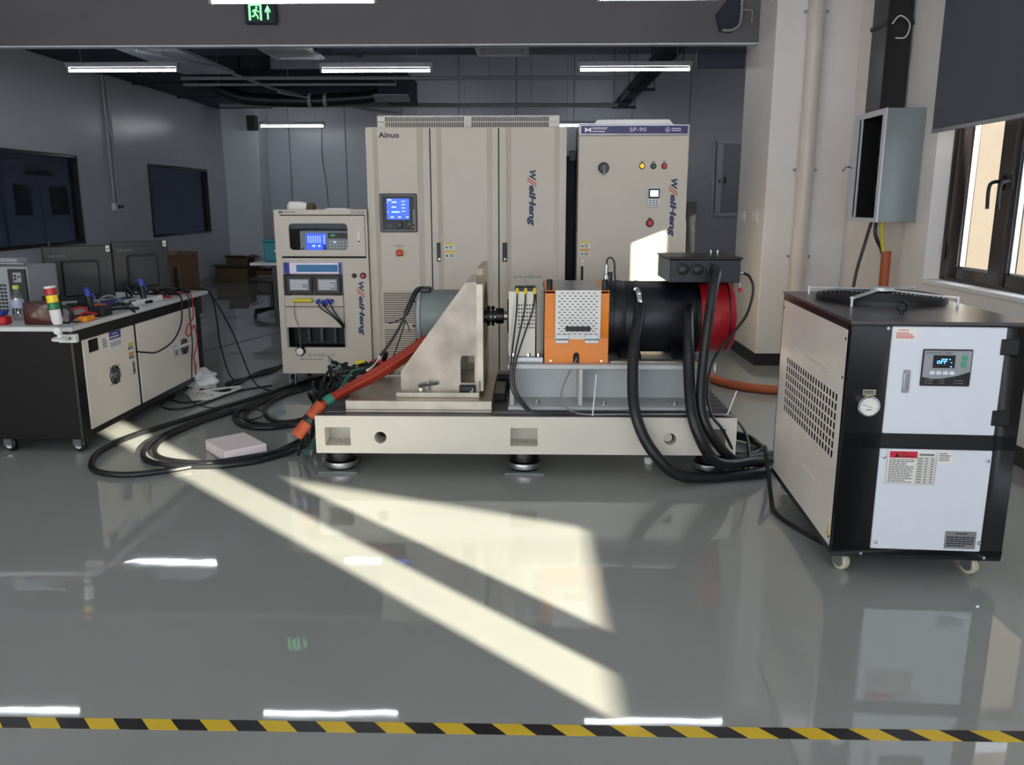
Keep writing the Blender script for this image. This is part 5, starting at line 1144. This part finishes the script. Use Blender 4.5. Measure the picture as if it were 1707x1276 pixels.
# monitors seen from behind
def monitor(name, lb, c0, c1, z0, z1, n, seed):
    m = thing(name, lb, 'monitor', ((c0[0] + c1[0]) / 2, (c0[1] + c1[1]) / 2, .765), group='monitors on the desk')
    c0, c1 = Vector((*c0, 0)), Vector((*c1, 0)); u = (c1 - c0).normalized(); w = Vector((u.y, -u.x, 0)); Lm = (c1 - c0).length
    def P(a, z, d): p = c0 + u * a + w * d; return (p.x, p.y, z)
    def slab(a0, a1, zz0, zz1, d0, d1): return MB().add([P(a0, zz0, d0), P(a1, zz0, d0), P(a1, zz0, d1), P(a0, zz0, d1), P(a0, zz1, d0), P(a1, zz1, d0), P(a1, zz1, d1), P(a0, zz1, d1)], [(0, 3, 2, 1), (4, 5, 6, 7), (0, 1, 5, 4), (1, 2, 6, 5), (2, 3, 7, 6), (3, 0, 4, 7)])
    sh = part('back_shell', slab(0, Lm, z0, z1, -.02, .012), M_mon, m, bevel=.006)
    part('back_bulge', slab(Lm * .24, Lm * .78, z0 + .03, z1 - .1, .012, .035), M_mon, m, bevel=.01)
    part('vent_groove', slab(Lm * .3, Lm * .72, z1 - .115, z1 - .1, .034, .0365), M_dark, m)
    part('screen', slab(.01, Lm - .01, z0 + .015, z1 - .01, -.0215, -.0195), M_dark, m)
    part('stand', slab(Lm * .42, Lm * .58, .775, z0 + .1, .0, .02), M_mon, m, bevel=.004)
    part('stand_foot', slab(Lm * .28, Lm * .72, .765, .776, -.09, .12), M_mon, m, bevel=.003)
    s_ = slab(Lm - .035, Lm - .012, z1 - .045, z1 - .004, .012, .0135)
    part('sticker', s_, M_label, m)
    part('sticker_print', slab(Lm - .03, Lm - .017, z1 - .035, z1 - .02, .0135, .014), M_greyink, m)
    text_fit('lettering', sh, 'Lenovo', Vector(P(.035, z1 - .075, .0125)), u, Z1, .10, .026, M_greyink)
    return m
monitor('monitor', 'left black monitor seen from behind with maker name', (-3.26, 5.45), (-2.93, 5.72), .80, 1.172, 1, 0)
monitor('monitor', 'right black monitor seen from behind beside the cardboard box', (-2.985, 5.83), (-2.69, 6.08), .83, 1.19, 2, 0)
solo('monitor_arm_pole', MB().cyl((-3.29, 5.6, .765), (-3.29, 5.6, 1.2), .008, n=10), M_darksteel, 'thin dark pole standing at the left edge of the left monitor', 'pole')
# computer tower
pc = thing('computer_tower', 'grey computer tower with black front at the left edge of the desk', 'computer', (-3.2, 5.1, .765))
part('case', MB().box(-3.45, -3.085, 4.98, 5.3, .765, 1.075), M_greycab, pc, bevel=.006)
part('front', MB().box(-3.2, -3.09, 4.965, 4.982, .775, 1.06), M_blackp, pc, bevel=.004)
part('port_plate', MB().box(-3.165, -3.115, 4.962, 4.966, .98, 1.04), M_greycab, pc)
part('ports', MB().cyl((-3.152, 4.963, 1.02), (-3.152, 4.96, 1.02), .008, n=10).cyl((-3.152, 4.963, 1.0), (-3.152, 4.96, 1.0), .008, n=10).box(-3.138, -3.12, 4.96, 4.963, 1.01, 1.018), M_ink, pc)
gm = MB()
for k in range(5):
    for j in range(8): gm.box(-3.33 + k * .022, -3.315 + k * .022, 4.977, 4.981, .8 + j * .022, .813 + j * .022)
part('grille', gm, M_dark, pc, smooth=False)
wh = thing('silver_probe', 'silver probe resting on top of the computer tower', 'probe', (-3.2, 5.0, 1.075))
part('rod', MB().cyl((-3.42, 5.03, 1.09), (-3.12, 5.02, 1.088), .008, n=10), M_chrome, wh)
part('grip', MB().box(-3.4, -3.2, 5.08, 5.2, 1.075, 1.12), M_greycab, wh, bevel=.02, seg=2)
bt = thing('water_bottle', 'clear plastic bottle with lime green cap', 'bottle', (-3.085, 4.85, .765))
part('bottle_body', MB().lathe([(.03, 0), (.034, .006), (.034, .05), (.031, .06), (.034, .07), (.034, .13), (.03, .15), (.015, .178), (.014, .19)], (-3.085, 4.85, .765), Z1, 22), G_bottle, bt)
part('cap', MB().lathe([(.017, 0), (.017, .02), (.014, .022)], (-3.085, 4.85, .952), Z1, 18), M_capgreen, bt)
part('label_band', MB().lathe([(.0345, 0), (.0345, .05)], (-3.085, 4.85, .84), Z1, 22, cap=False), mat('pale_bottle_label', (170, 180, 205), .5, var=.1, scale=60), bt)
cs = thing('glasses_case', 'brown translucent plastic box behind the stack light', 'box', (-2.85, 4.68, .765))
part('box_body', MB().box(-2.93, -2.765, 4.64, 4.74, .765, .895), M_brownglass, cs, bevel=.012, seg=2)
part('lid_line', MB().box(-2.932, -2.763, 4.638, 4.742, .855, .86), M_black, cs)
wbx = solo('cable_coil', MB().tube([(-2.72 + (.035 + .004 * (k % 5)) * math.cos(k * .55), 4.70 + .004 * (k % 3), .815 + (.045 + .003 * (k % 4)) * math.sin(k * .55)) for k in range(70)], .0045, 6, 2), M_blackp, 'coil of thin black cable standing beside the stack light', 'cable')
tx = thing('red_blue_charger', 'small red and blue tool at the far left edge of the desk', 'tool', (-3.11, 4.68, .765))
part('red_body', MB().box(-3.10, -3.03, 4.63, 4.7, .765, .815), M_redp, tx, bevel=.01)
part('blue_body', MB().box(-3.15, -3.06, 4.64, 4.72, .815, .842), M_bluep, tx, bevel=.008)
part('grey_foot', MB().box(-3.13, -3.1, 4.62, 4.66, .765, .81), M_greycab, tx, bevel=.004)
solo('tape_roll', MB().lathe([(.03, 0), (.045, 0), (.045, .03), (.03, .03)], (-3.0, 4.86, .765), Z1, 22), M_greycab, 'grey roll lying on the desk between bottle and computer', 'roll')
lp = thing('camera_lens', 'black cylinder with bronze band lying behind the brown box', 'lens', (-2.98, 5.0, .765))
part('barrel', MB().lathe([(.05, 0), (.05, .1), (.055, .105), (.055, .13)], (-2.96, 5.0, .765), Z1, 22), M_blackp, lp)
part('band', MB().lathe([(.0515, 0), (.0515, .02)], (-2.96, 5.0, .848), Z1, 22), M_card, lp)
me = thing('multimeter', 'yellow multimeter with red leads on the desk edge', 'multimeter', (-2.62, 4.78, .765))
part('meter_body', MB().box(-2.68, -2.625, 4.76, 4.86, .765, .80), M_amber, me, bevel=.01, seg=2)
part('meter_face', MB().box(-2.67, -2.64, 4.77, 4.84, .80, .803), M_blackp, me)
part('red_lead', MB().tube([(-2.66, 4.84, .79), (-2.69, 4.88, .83), (-2.73, 4.86, .84), (-2.76, 4.83, .81), (-2.74, 4.8, .775), (-2.69, 4.86, .81), (-2.65, 4.93, .79)], .006, 6), M_redp, me)
part('black_lead', MB().tube([(-2.68, 4.83, .79), (-2.72, 4.78, .8), (-2.7, 4.74, .772), (-2.66, 4.75, .77)], .005, 6), M_blackp, me)
def barcode(name, lb, x, y, s, rz):
    b = thing(name, lb, 'tool', (x, y, .765), rz)
    part('grip', MB().tube([(0, 0, 0), (.0, 0, .03), (-.012, .004, .12)], .02, 12), M_blackp, b, local=True)
    part('head', MB().tube([(-.012, .004, .11), (-.016, .005, .15), (-.03, .0, .165)], .019, 12), M_bluep, b, local=True)
    part('trigger', MB().tube([(.012, 0, .135), (.024, 0, .12), (.028, .0, .09)], .005, 8), M_bluep, b, local=True)
    part('rest', MB().box(-.045, .045, -.04, .045, 0, .02), M_blackp, b, local=True, bevel=.008)
    return b
barcode('hand_tool', 'black hand tool with blue head standing near the multimeter', -2.765, 5.08, 1, .2)
barcode('hand_tool', 'black hand tool with blue head standing before the right monitor', -2.73, 5.72, 1, -.3)
solo('power_adapter', MB().box(-2.73, -2.645, 4.98, 5.11, .765, .825), M_blackp, 'square black adapter on the desk edge right of the multimeter', 'adapter', bevel=.008)
solo('orange_wedge', MB().prism([(5.18, .765), (5.3, .765), (5.26, .82)], 'x', -2.84, -2.76), M_osl, 'small orange wedge behind the black adapter', 'wedge', bevel=.004)
solo('blue_folder', MB().obox((-2.9, 5.72, .776), (.2, .4, .022), Matrix.Rotation(-.15, 3, 'Z')), M_lblue, 'dark blue folder lying flat in front of the right monitor', 'folder', bevel=.003)
solo('white_carton', MB().obox((-2.76, 5.72, .782), (.12, .42, .034), Matrix.Rotation(-.06, 3, 'Z')), M_white, 'flat white carton along the desk edge before the right monitor', 'carton', bevel=.003)
solo('grey_strap', MB().tube([(-2.85, 5.3, .772), (-2.83, 5.33, .84), (-2.79, 5.4, .85), (-2.72, 5.48, .772)], .008, 6), M_greymotor, 'bent grey strap beside the blue folder', 'strap')
cl = thing('spring_clamp', 'black lead clips lying across the desk edge', 'clip', (-2.65, 5.32, .765))
part('jaw', MB().tube([(-2.74, 5.2, .775), (-2.68, 5.25, .785), (-2.6, 5.36, .772)], .009, 8), M_blackp, cl)
part('jaw', MB().tube([(-2.7, 5.3, .775), (-2.64, 5.3, .785), (-2.58, 5.26, .762)], .008, 8), M_blackp, cl)
random.seed(3)
def tangle(name, m, r, n, c, s, zb, lb, cat, turns=3, seed=1, group=None):
    rnd = random.Random(seed); pts = []
    for k in range(n):
        a = k * .7 + rnd.uniform(-.3, .3); q = rnd.uniform(.4, 1)
        pts.append((c[0] + s[0] * q * math.cos(a), c[1] + s[1] * q * math.sin(a), zb + r + rnd.uniform(0, s[2])))
    return solo(name, MB().tube(pts, r, 6, 4), m, lb, cat, group)
G = 'tangled leads on the desk'
tangle('cable_tangle', M_blackp, .006, 40, (-2.82, 6.12), (.1, .16, .06), .765, 'tangle of black leads at the far end of the desk', 'cable', seed=2, group=G)
tangle('cable_tangle', M_rubber, .007, 26, (-2.75, 6.32), (.09, .14, .03), .765, 'flat black coil of leads on the far right corner of the desk', 'cable', seed=5, group=G)
tangle('cable_tangle', M_blackp, .005, 30, (-2.76, 5.5), (.07, .14, .035), .765, 'dark leads heaped between adapter and white carton', 'cable', seed=8, group=G)
tangle('cable_tangle', M_redp, .004, 10, (-2.7, 6.02), (.05, .12, .012), .765, 'thin red leads at the far end of the desk', 'cable', seed=9, group=G)
tangle('cable_tangle', M_blackp, .007, 26, (-2.84, 5.82), (.06, .1, .10), .79, 'dark leads heaped on the blue folder by the right monitor', 'cable', seed=12, group=G)
tangle('cable_tangle', M_whitecable, .004, 14, (-2.84, 6.2), (.07, .1, .07), .765, 'thin white leads among the black tangle on the desk', 'cable', seed=13, group=G)
solo('test_lead', MB().tube([(-2.7, 6.1, .80), (-2.61, 6.05, .775), (-2.595, 6.02, .7), (-2.59, 5.97, .58), (-2.585, 5.8, .48), (-2.59, 5.55, .445), (-2.61, 5.42, .465), (-2.636, 5.36, .48)], .006, 6), M_blackp, 'black lead sagging from the desk top to the gap between doors', 'lead')
solo('test_lead', MB().tube([(-2.68, 6.22, .79), (-2.6, 6.16, .77), (-2.595, 6.15, .62), (-2.597, 6.16, .4), (-2.592, 6.11, .28), (-2.595, 6.09, .13)], .005, 6), M_blackp, 'black test lead hanging straight down the right desk door', 'lead')
rl = thing('red_test_lead', 'red test lead hanging in a loop over the right desk door', 'lead', (-2.6, 6.2, .765))
part('lead', MB().tube([(-2.7, 6.2, .79), (-2.6, 6.2, .775), (-2.592, 6.21, .7), (-2.59, 6.2, .6), (-2.588, 6.08, .55), (-2.588, 6.04, .5), (-2.588, 6.1, .47), (-2.59, 6.2, .54), (-2.592, 6.24, .45), (-2.592, 6.22, .36), (-2.594, 6.16, .3), (-2.595, 6.18, .22)], .005, 6), M_redp, rl)
part('probe', MB().cyl((-2.595, 6.18, .24), (-2.595, 6.17, .15), .009, .005, 8), M_redp, rl)
for i, (y1, x1) in enumerate(((7.3, -2.74), (6.48, -2.58))):
    pts = [(-2.78, 6.4, .79), (-2.66, 6.55, .785), (-2.6, 6.62, .72)] + ([(-2.42, 6.55, .42), (-2.24, 6.42, .06), (-2.03, 6.23, .012), (-1.93, 6.15, .012)] if i == 0 else [(-2.57, 6.62, .5), (-2.56, 6.63, .3), (-2.5, 6.63, .05), (-2.4, 6.6, .01)])
    solo('desk_cable', MB().tube(pts, .006, 6), M_blackp, ('black cable running diagonally from the desk corner to the floor', 'black cable dropping straight down the far end of the desk')[i], 'cable')

# ================================================================== cables and things on the floor
F = 'black cables looped on the floor'
def floor_cable(pts, r, lb, m=None, z=None, cat='cable', name='floor_cable', group=F, lift=0.0):
    z = r + .001 if z is None else z
    return solo(name, MB().tube([(p[0], p[1], (p[2] if len(p) > 2 else z) + lift) for p in pts], r, 10, 5), m or M_rubber, lb, cat, group)
end = [(-1.36, 4.72, .04), (-1.27, 4.5, .12), (-1.235, 4.33, .2)]
floor_cable([(-1.75, 6.75), (-1.88, 6.5), (-2.02, 6.15), (-2.15, 5.83), (-2.35, 5.35), (-2.5, 4.95), (-2.55, 4.64), (-2.49, 4.4), (-2.38, 4.24), (-2.19, 4.18), (-2.0, 4.25), (-1.82, 4.38), (-1.63, 4.5), (-1.48, 4.62)] + end, .016, 'thick black cable making the outermost loop on the floor')
floor_cable([(-1.7, 6.7), (-1.84, 6.42), (-2.06, 5.72), (-2.25, 5.3), (-2.33, 4.9), (-2.3, 4.64), (-2.19, 4.44), (-1.99, 4.34), (-1.76, 4.34), (-1.56, 4.43), (-1.45, 4.56), (-1.34, 4.62, .05), (-1.26, 4.42, .14), (-1.22, 4.28, .22)], .016, 'thick black cable of the inner floor loop, outer strand')
floor_cable([(-1.65, 6.66), (-1.79, 6.42), (-2.01, 5.74), (-2.2, 5.3), (-2.28, 4.92), (-2.25, 4.68), (-2.15, 4.5), (-1.98, 4.41), (-1.76, 4.4), (-1.58, 4.5), (-1.48, 4.66), (-1.37, 4.8, .05), (-1.27, 4.56, .12), (-1.2, 4.36, .24)], .014, 'thick black cable of the inner floor loop, inner strand', lift=.004)
floor_cable([(-1.72, 6.5), (-1.81, 6.3), (-1.98, 5.96), (-2.06, 5.7), (-2.03, 5.41), (-1.89, 5.19), (-1.72, 5.14), (-1.56, 5.22), (-1.42, 5.2, .04), (-1.28, 5.0, .15), (-1.2, 4.8, .3)], .018, 'thick black cable in the middle loop beside the bed, outer strand')
floor_cable([(-1.68, 6.5), (-1.77, 6.3), (-1.93, 5.96), (-2.0, 5.7), (-1.97, 5.45), (-1.86, 5.27), (-1.71, 5.21), (-1.54, 5.32), (-1.4, 5.35, .05), (-1.27, 5.1, .2)], .016, 'thick black cable in the middle loop beside the bed, inner strand')
floor_cable([(-1.7, 6.45), (-1.83, 6.2), (-1.92, 5.85), (-1.87, 5.55), (-1.72, 5.31), (-1.57, 5.34), (-1.5, 5.6), (-1.52, 5.9), (-1.45, 6.2)], .015, 'black cable in the smallest round loop beside the bed')
for i in range(4):
    o_ = .035 * i
    floor_cable([(-1.95 - o_, 7.6), (-2.2 - o_ * .5, 7.35), (-2.38 + o_, 6.94), (-2.39 - o_, 6.53), (-2.41 + o_ * .7, 6.3), (-2.44 - o_, 6.03)], .011, 'black cable bundle trailing from behind the rack towards the desk', group='bundle behind the rack', name='cable_bundle')
floor_cable([(-2.44, 6.0), (-2.56, 5.86), (-2.7, 5.95), (-2.74, 6.1), (-2.72, 5.81), (-2.59, 5.66), (-2.47, 5.72), (-2.38, 5.95), (-2.3, 6.25), (-2.1, 6.45)], .007, 'thin black cable curling on the floor at the far corner of the desk')
floor_cable([(-2.62, 6.01), (-2.45, 5.74), (-2.39, 5.67), (-2.23, 5.58), (-1.95, 5.57), (-1.83, 5.42), (-1.87, 5.27), (-2.03, 5.4)], .005, 'thin black wire curling across the thick floor cables', lift=.03)
for i in range(5):
    a = i * .03
    floor_cable([(-2.72 + a, 6.35 - a), (-2.66 + a, 6.1 - a), (-2.5, 5.95 - a), (-2.4 - a, 6.0 + a), (-2.34, 6.18 - a), (-2.42 + a, 6.3), (-2.6, 6.2 - a)], .008, 'pale cable coil on the floor at the far end of the desk', m=M_whitecable, group='pale cable coils on the floor', name='pale_cable', lift=.006 * i)
def crumple(c, s, seed):
    from mathutils import noise
    bm = bmesh.new(); bmesh.ops.create_icosphere(bm, subdivisions=4, radius=1)
    for v in bm.verts:
        q = v.co * 2.2 + Vector((seed * 3.1, seed, 0)); f = 1 + .45 * noise.noise(q) + .22 * abs(noise.noise(q * 2.7))
        v.co = Vector((c[0] + v.co.x * s[0] * f, c[1] + v.co.y * s[1] * f, max(c[2] - s[2] + .002, c[2] + v.co.z * s[2] * f)))
    mb = MB(); mb.add([v.co.copy() for v in bm.verts], [tuple(v.index for v in f.verts) for f in bm.faces]); bm.free(); return mb
solo('plastic_bag', crumple((-2.62, 6.35, .075), (.11, .1, .075), 4), M_white, 'crumpled white plastic on the floor at the far end of the desk', 'plastic')
fo = MB().add([(-1.95, 4.69, 0), (-1.74, 4.44, 0), (-1.55, 4.61, 0), (-1.77, 4.86, 0), (-1.95, 4.69, .068), (-1.74, 4.44, .068), (-1.55, 4.61, .068), (-1.77, 4.86, .068)], [(0, 3, 2, 1), (4, 5, 6, 7), (0, 1, 5, 4), (1, 2, 6, 5), (2, 3, 7, 6), (3, 0, 4, 7)])
solo('foam_block', fo, M_foam, 'pale pink foam block lying inside the cable loop', 'foam', bevel=.006)
# wiring heap between rack and bed
G2 = 'leads heaped at the left end of the bed'
tangle('lead_heap', M_rubber, .011, 60, (-1.34, 5.35), (.14, .32, .30), .002, 'heap of black leads on the floor at the left end of the bed', 'cable', seed=21, group=G2)
tangle('lead_heap', M_rubber, .010, 64, (-1.06, 5.02), (.22, .12, .13), .344, 'heap of black leads lying on the left end of the bed table', 'cable', seed=22, group=G2)
tangle('lead_heap', M_redp, .008, 14, (-.92, 4.98), (.09, .06, .07), .44, 'red leads on top of the black heap on the bed', 'cable', seed=23, group=G2)
tangle('lead_heap', M_greymotor, .007, 14, (-1.2, 5.0), (.07, .06, .16), .344, 'grey green leads arching over the left corner of the bed', 'cable', seed=24, group=G2)
tangle('lead_heap', M_rubber, .009, 24, (-1.25, 4.75), (.07, .25, .12), .1, 'black leads hanging over the left end of the bed', 'cable', seed=25, group=G2)
solo('olive_sponge', crumple((-1.02, 4.72, .385), (.09, .1, .04), 6), M_olive, 'lumpy olive grey wrap on the left end of the bed table', 'wrap')
solo('connector_plug', MB().cyl((-.93, 5.05, .47), (-.90, 5.02, .54), .016, n=12), M_blackp, 'black round plug sticking up from the leads on the bed', 'plug')
solo('yellow_plug', MB().cyl((-1.1, 5.03, .47), (-1.04, 5.05, .485), .013, n=12), M_yellowcable, 'small yellow plug among the leads on the bed', 'plug')
solo('white_strip', MB().box(-1.12, -.72, 4.93, 4.95, .40, .42), M_alu, 'pale metal strip lying under the leads on the bed', 'strip', bevel=.002)
for i, (x, y) in enumerate(((-1.15, 4.6), (-1.08, 4.7))):
    solo('earth_lead', MB().tube([(-1.0 + .05 * i, 5.0, .44), (x + .02, y + .1, .47), (x - .03, y, .40), (x - .1, y - .12, .3), (x - .13, y - .2, .15), (-1.35 + .04 * i, 4.55, .02)], .009, 6), (M_blackp, M_green)[i], ('black lead arching over the left edge of the bed', 'green lead arching over the left edge of the bed')[i], 'lead')
# ================================================================== striped floor tape
tp = thing('hazard_tape', 'yellow and black striped tape across the floor in front', 'tape', (-.06, 2.05, 0))
xx = -2.1; k = 0; w_ = .084
while xx < 2.2:
    part('stripe', MB().prism([(xx + .022, 2.026), (xx + w_ + .022, 2.026), (xx + w_ - .022, 2.074), (xx - .022, 2.074)], 'z', .0002, .0012), (M_yellow, M_tblack)[k % 2], tp, smooth=False)
    xx += w_; k += 1
for i, (p0, p1) in enumerate((((-3.3, 7.95), (-2.0, 7.95)), ((-3.3, 7.98), (-2.8, 9.7)))):
    t = thing('floor_marking', ('thin dark dashed line on the floor left of the rack', 'thin dark line slanting over the floor to the far desk')[i], 'tape', (*p0, 0))
    a = Vector((*p0, 0)); b = Vector((*p1, 0)); L = (b - a).length; u = (b - a) / L; q = Vector((-u.y, u.x, 0)) * .02; s = 0
    while s < L - .01:
        e = min(L, s + (.17 if i == 0 else .3)); c0, c1 = a + u * s, a + u * e
        part('dash', MB().add([c0 - q, c1 - q, c1 + q, c0 + q, c0 - q + Vector((0, 0, .001)), c1 - q + Vector((0, 0, .001)), c1 + q + Vector((0, 0, .001)), c0 + q + Vector((0, 0, .001))], [(0, 3, 2, 1), (4, 5, 6, 7), (0, 1, 5, 4), (1, 2, 6, 5), (2, 3, 7, 6), (3, 0, 4, 7)]), M_tblack, t, smooth=False)
        s = e + (.1 if i == 0 else .02)

# ================================================================== far left of the room
def carton(name, lb, x0, x1, y0, y1, z0, z1, rz=0, m=None, flap=True):
    c = thing(name, lb, 'box', ((x0 + x1) / 2, (y0 + y1) / 2, z0), rz, group='cardboard boxes by the far left corner')
    hx, hy, h = (x1 - x0) / 2, (y1 - y0) / 2, z1 - z0
    part('box_body', MB().box(-hx, hx, -hy, hy, 0, h), m or M_card2, c, local=True, bevel=.004)
    part('tape_strip', MB().box(-.03, .03, -hy - .001, hy + .001, h - .06, h + .001), M_card, c, local=True)
    if flap:
        part('flap', MB().obox((0, -hy - .06, h + .03), (hx * 1.9, .16, .006), Matrix.Rotation(R(-22), 3, 'X')), m or M_card2, c, local=True)
        part('flap', MB().obox((hx + .05, 0, h + .02), (.14, hy * 1.8, .006), Matrix.Rotation(R(15), 3, 'Y')), M_card, c, local=True)
    return c
carton('cardboard_box', 'low cardboard box on the floor, bottom of the far left stack', -5.95, -5.35, 15.45, 16.2, 0, .26, 0)
carton('cardboard_box', 'open cardboard box on top of the far left stack', -5.8, -5.4, 15.55, 16.1, .27, .44, .1)
carton('cardboard_box', 'dark low cardboard box beside the far left stack', -5.25, -4.75, 15.7, 16.2, 0, .2, -.1, m=M_card)
cb = thing('open_carton', 'brown open carton standing behind the desk by the monitors', 'box', (-3.12, 7.1, 0))
cm = MB().box(-3.3, -2.96, 6.9, 6.91, .5, 1.03).box(-3.3, -2.96, 7.28, 7.29, .5, 1.04).box(-3.3, -3.29, 6.91, 7.28, .5, 1.03).box(-2.97, -2.96, 6.91, 7.28, .5, 1.03).box(-3.3, -2.96, 6.9, 7.29, .49, .5)
part('carton_walls', cm, M_card, cb)
part('flap', MB().obox((-3.13, 6.87, 1.045), (.33, .1, .006), Matrix.Rotation(R(20), 3, 'X')), M_card, cb)
part('dark_opening', MB().box(-3.02, -2.985, 6.892, 6.9, .7, .93), M_dark, cb)
stl = thing('low_stool', 'grey stool carrying the open carton behind the desk', 'stool', (-3.12, 7.1, 0))
part('seat', MB().box(-3.32, -2.94, 6.88, 7.3, .46, .488), M_greycab, stl, bevel=.006)
for x in (-3.28, -2.98):
    for y in (6.93, 7.25): part('leg', MB().cyl((x, y, 0), (x, y, .46), .014, n=8), M_darksteel, stl)
bg_ = thing('carrier_bag', 'white carrier bag with yellow marks in front of the brown carton', 'bag', (-3.1, 6.5, .765))
part('bag_body', crumple((-3.11, 6.48, .87), (.065, .06, .105), 11), M_paper, bg_)
for k, (z, x) in enumerate(((.93, -3.15), (.9, -3.1), (.94, -3.07))): part('yellow_mark', MB().obox((x, 6.415, z), (.03, .012, .05), Matrix.Rotation(R(30 * k - 30), 3, 'Y')), (M_lyellow, M_ink, M_lyellow)[k], bg_)
solo('cloth_pad', crumple((-2.92, 6.5, .782), (.1, .05, .017), 14), M_card2, 'brown folded cloth pad at the far end of the desk', 'cloth')
d2 = thing('side_table', 'white topped table with black legs half hidden behind the rack', 'table', (-2.7, 9.75, 0))
part('table_top', MB().box(-3.24, -1.9, 9.45, 10.3, .755, .785), M_desktop, d2, bevel=.003)
part('side_panel', MB().box(-3.04, -2.3, 9.62, 10.15, .04, .755), M_black, d2, bevel=.003)
for x in (-2.98, -2.4): part('foot', MB().lathe([(.02, 0), (.02, .04)], (x, 9.66, 0), Z1, 12), M_blackp, d2)
tc_ = thing('storage_crate', 'teal storage crate on the far white table', 'crate', (-2.7, 9.8, .785))
part('crate_body', MB().box(-3.12, -2.5, 9.6, 9.98, .785, 1.02), M_teal, tc_, bevel=.015)
part('lid', MB().box(-3.13, -2.49, 9.59, 9.99, 1.02, 1.045), M_teal, tc_, bevel=.006)
part('latch', MB().box(-2.99, -2.95, 9.585, 9.6, .9, .925), M_label, tc_)
ck = solo('black_jacket', crumple((-2.95, 10.25, .96), (.2, .16, .22), 17), M_blackp, 'black jacket heaped behind the teal crate', 'jacket')
oc = thing('office_chair', 'dark office chair rolled behind the far white table', 'chair', (-3.35, 10.6, 0))
part('seat', MB().box(-3.6, -3.15, 10.4, 10.85, .46, .53), M_blackp, oc, bevel=.03, seg=2)
part('backrest', MB().box(-3.2, -3.14, 10.42, 10.83, .6, .95), M_blackp, oc, bevel=.025, seg=2)
part('column', MB().cyl((-3.37, 10.62, .1), (-3.37, 10.62, .46), .025), M_darksteel, oc)
for k in range(5):
    a = 2 * math.pi * k / 5 + .3; e = (-3.37 + .28 * math.cos(a), 10.62 + .28 * math.sin(a))
    lg = part('leg', MB().tube([(-3.37, 10.62, .12), (e[0], e[1], .075)], .02, 8, 1), M_blackp, oc)
    part('castor', MB().lathe([(.028, -.012), (.03, 0), (.028, .012)], (e[0], e[1], .03), X1, 12).cyl((e[0], e[1], .04), (e[0], e[1], .08), .01), M_blackp, lg)
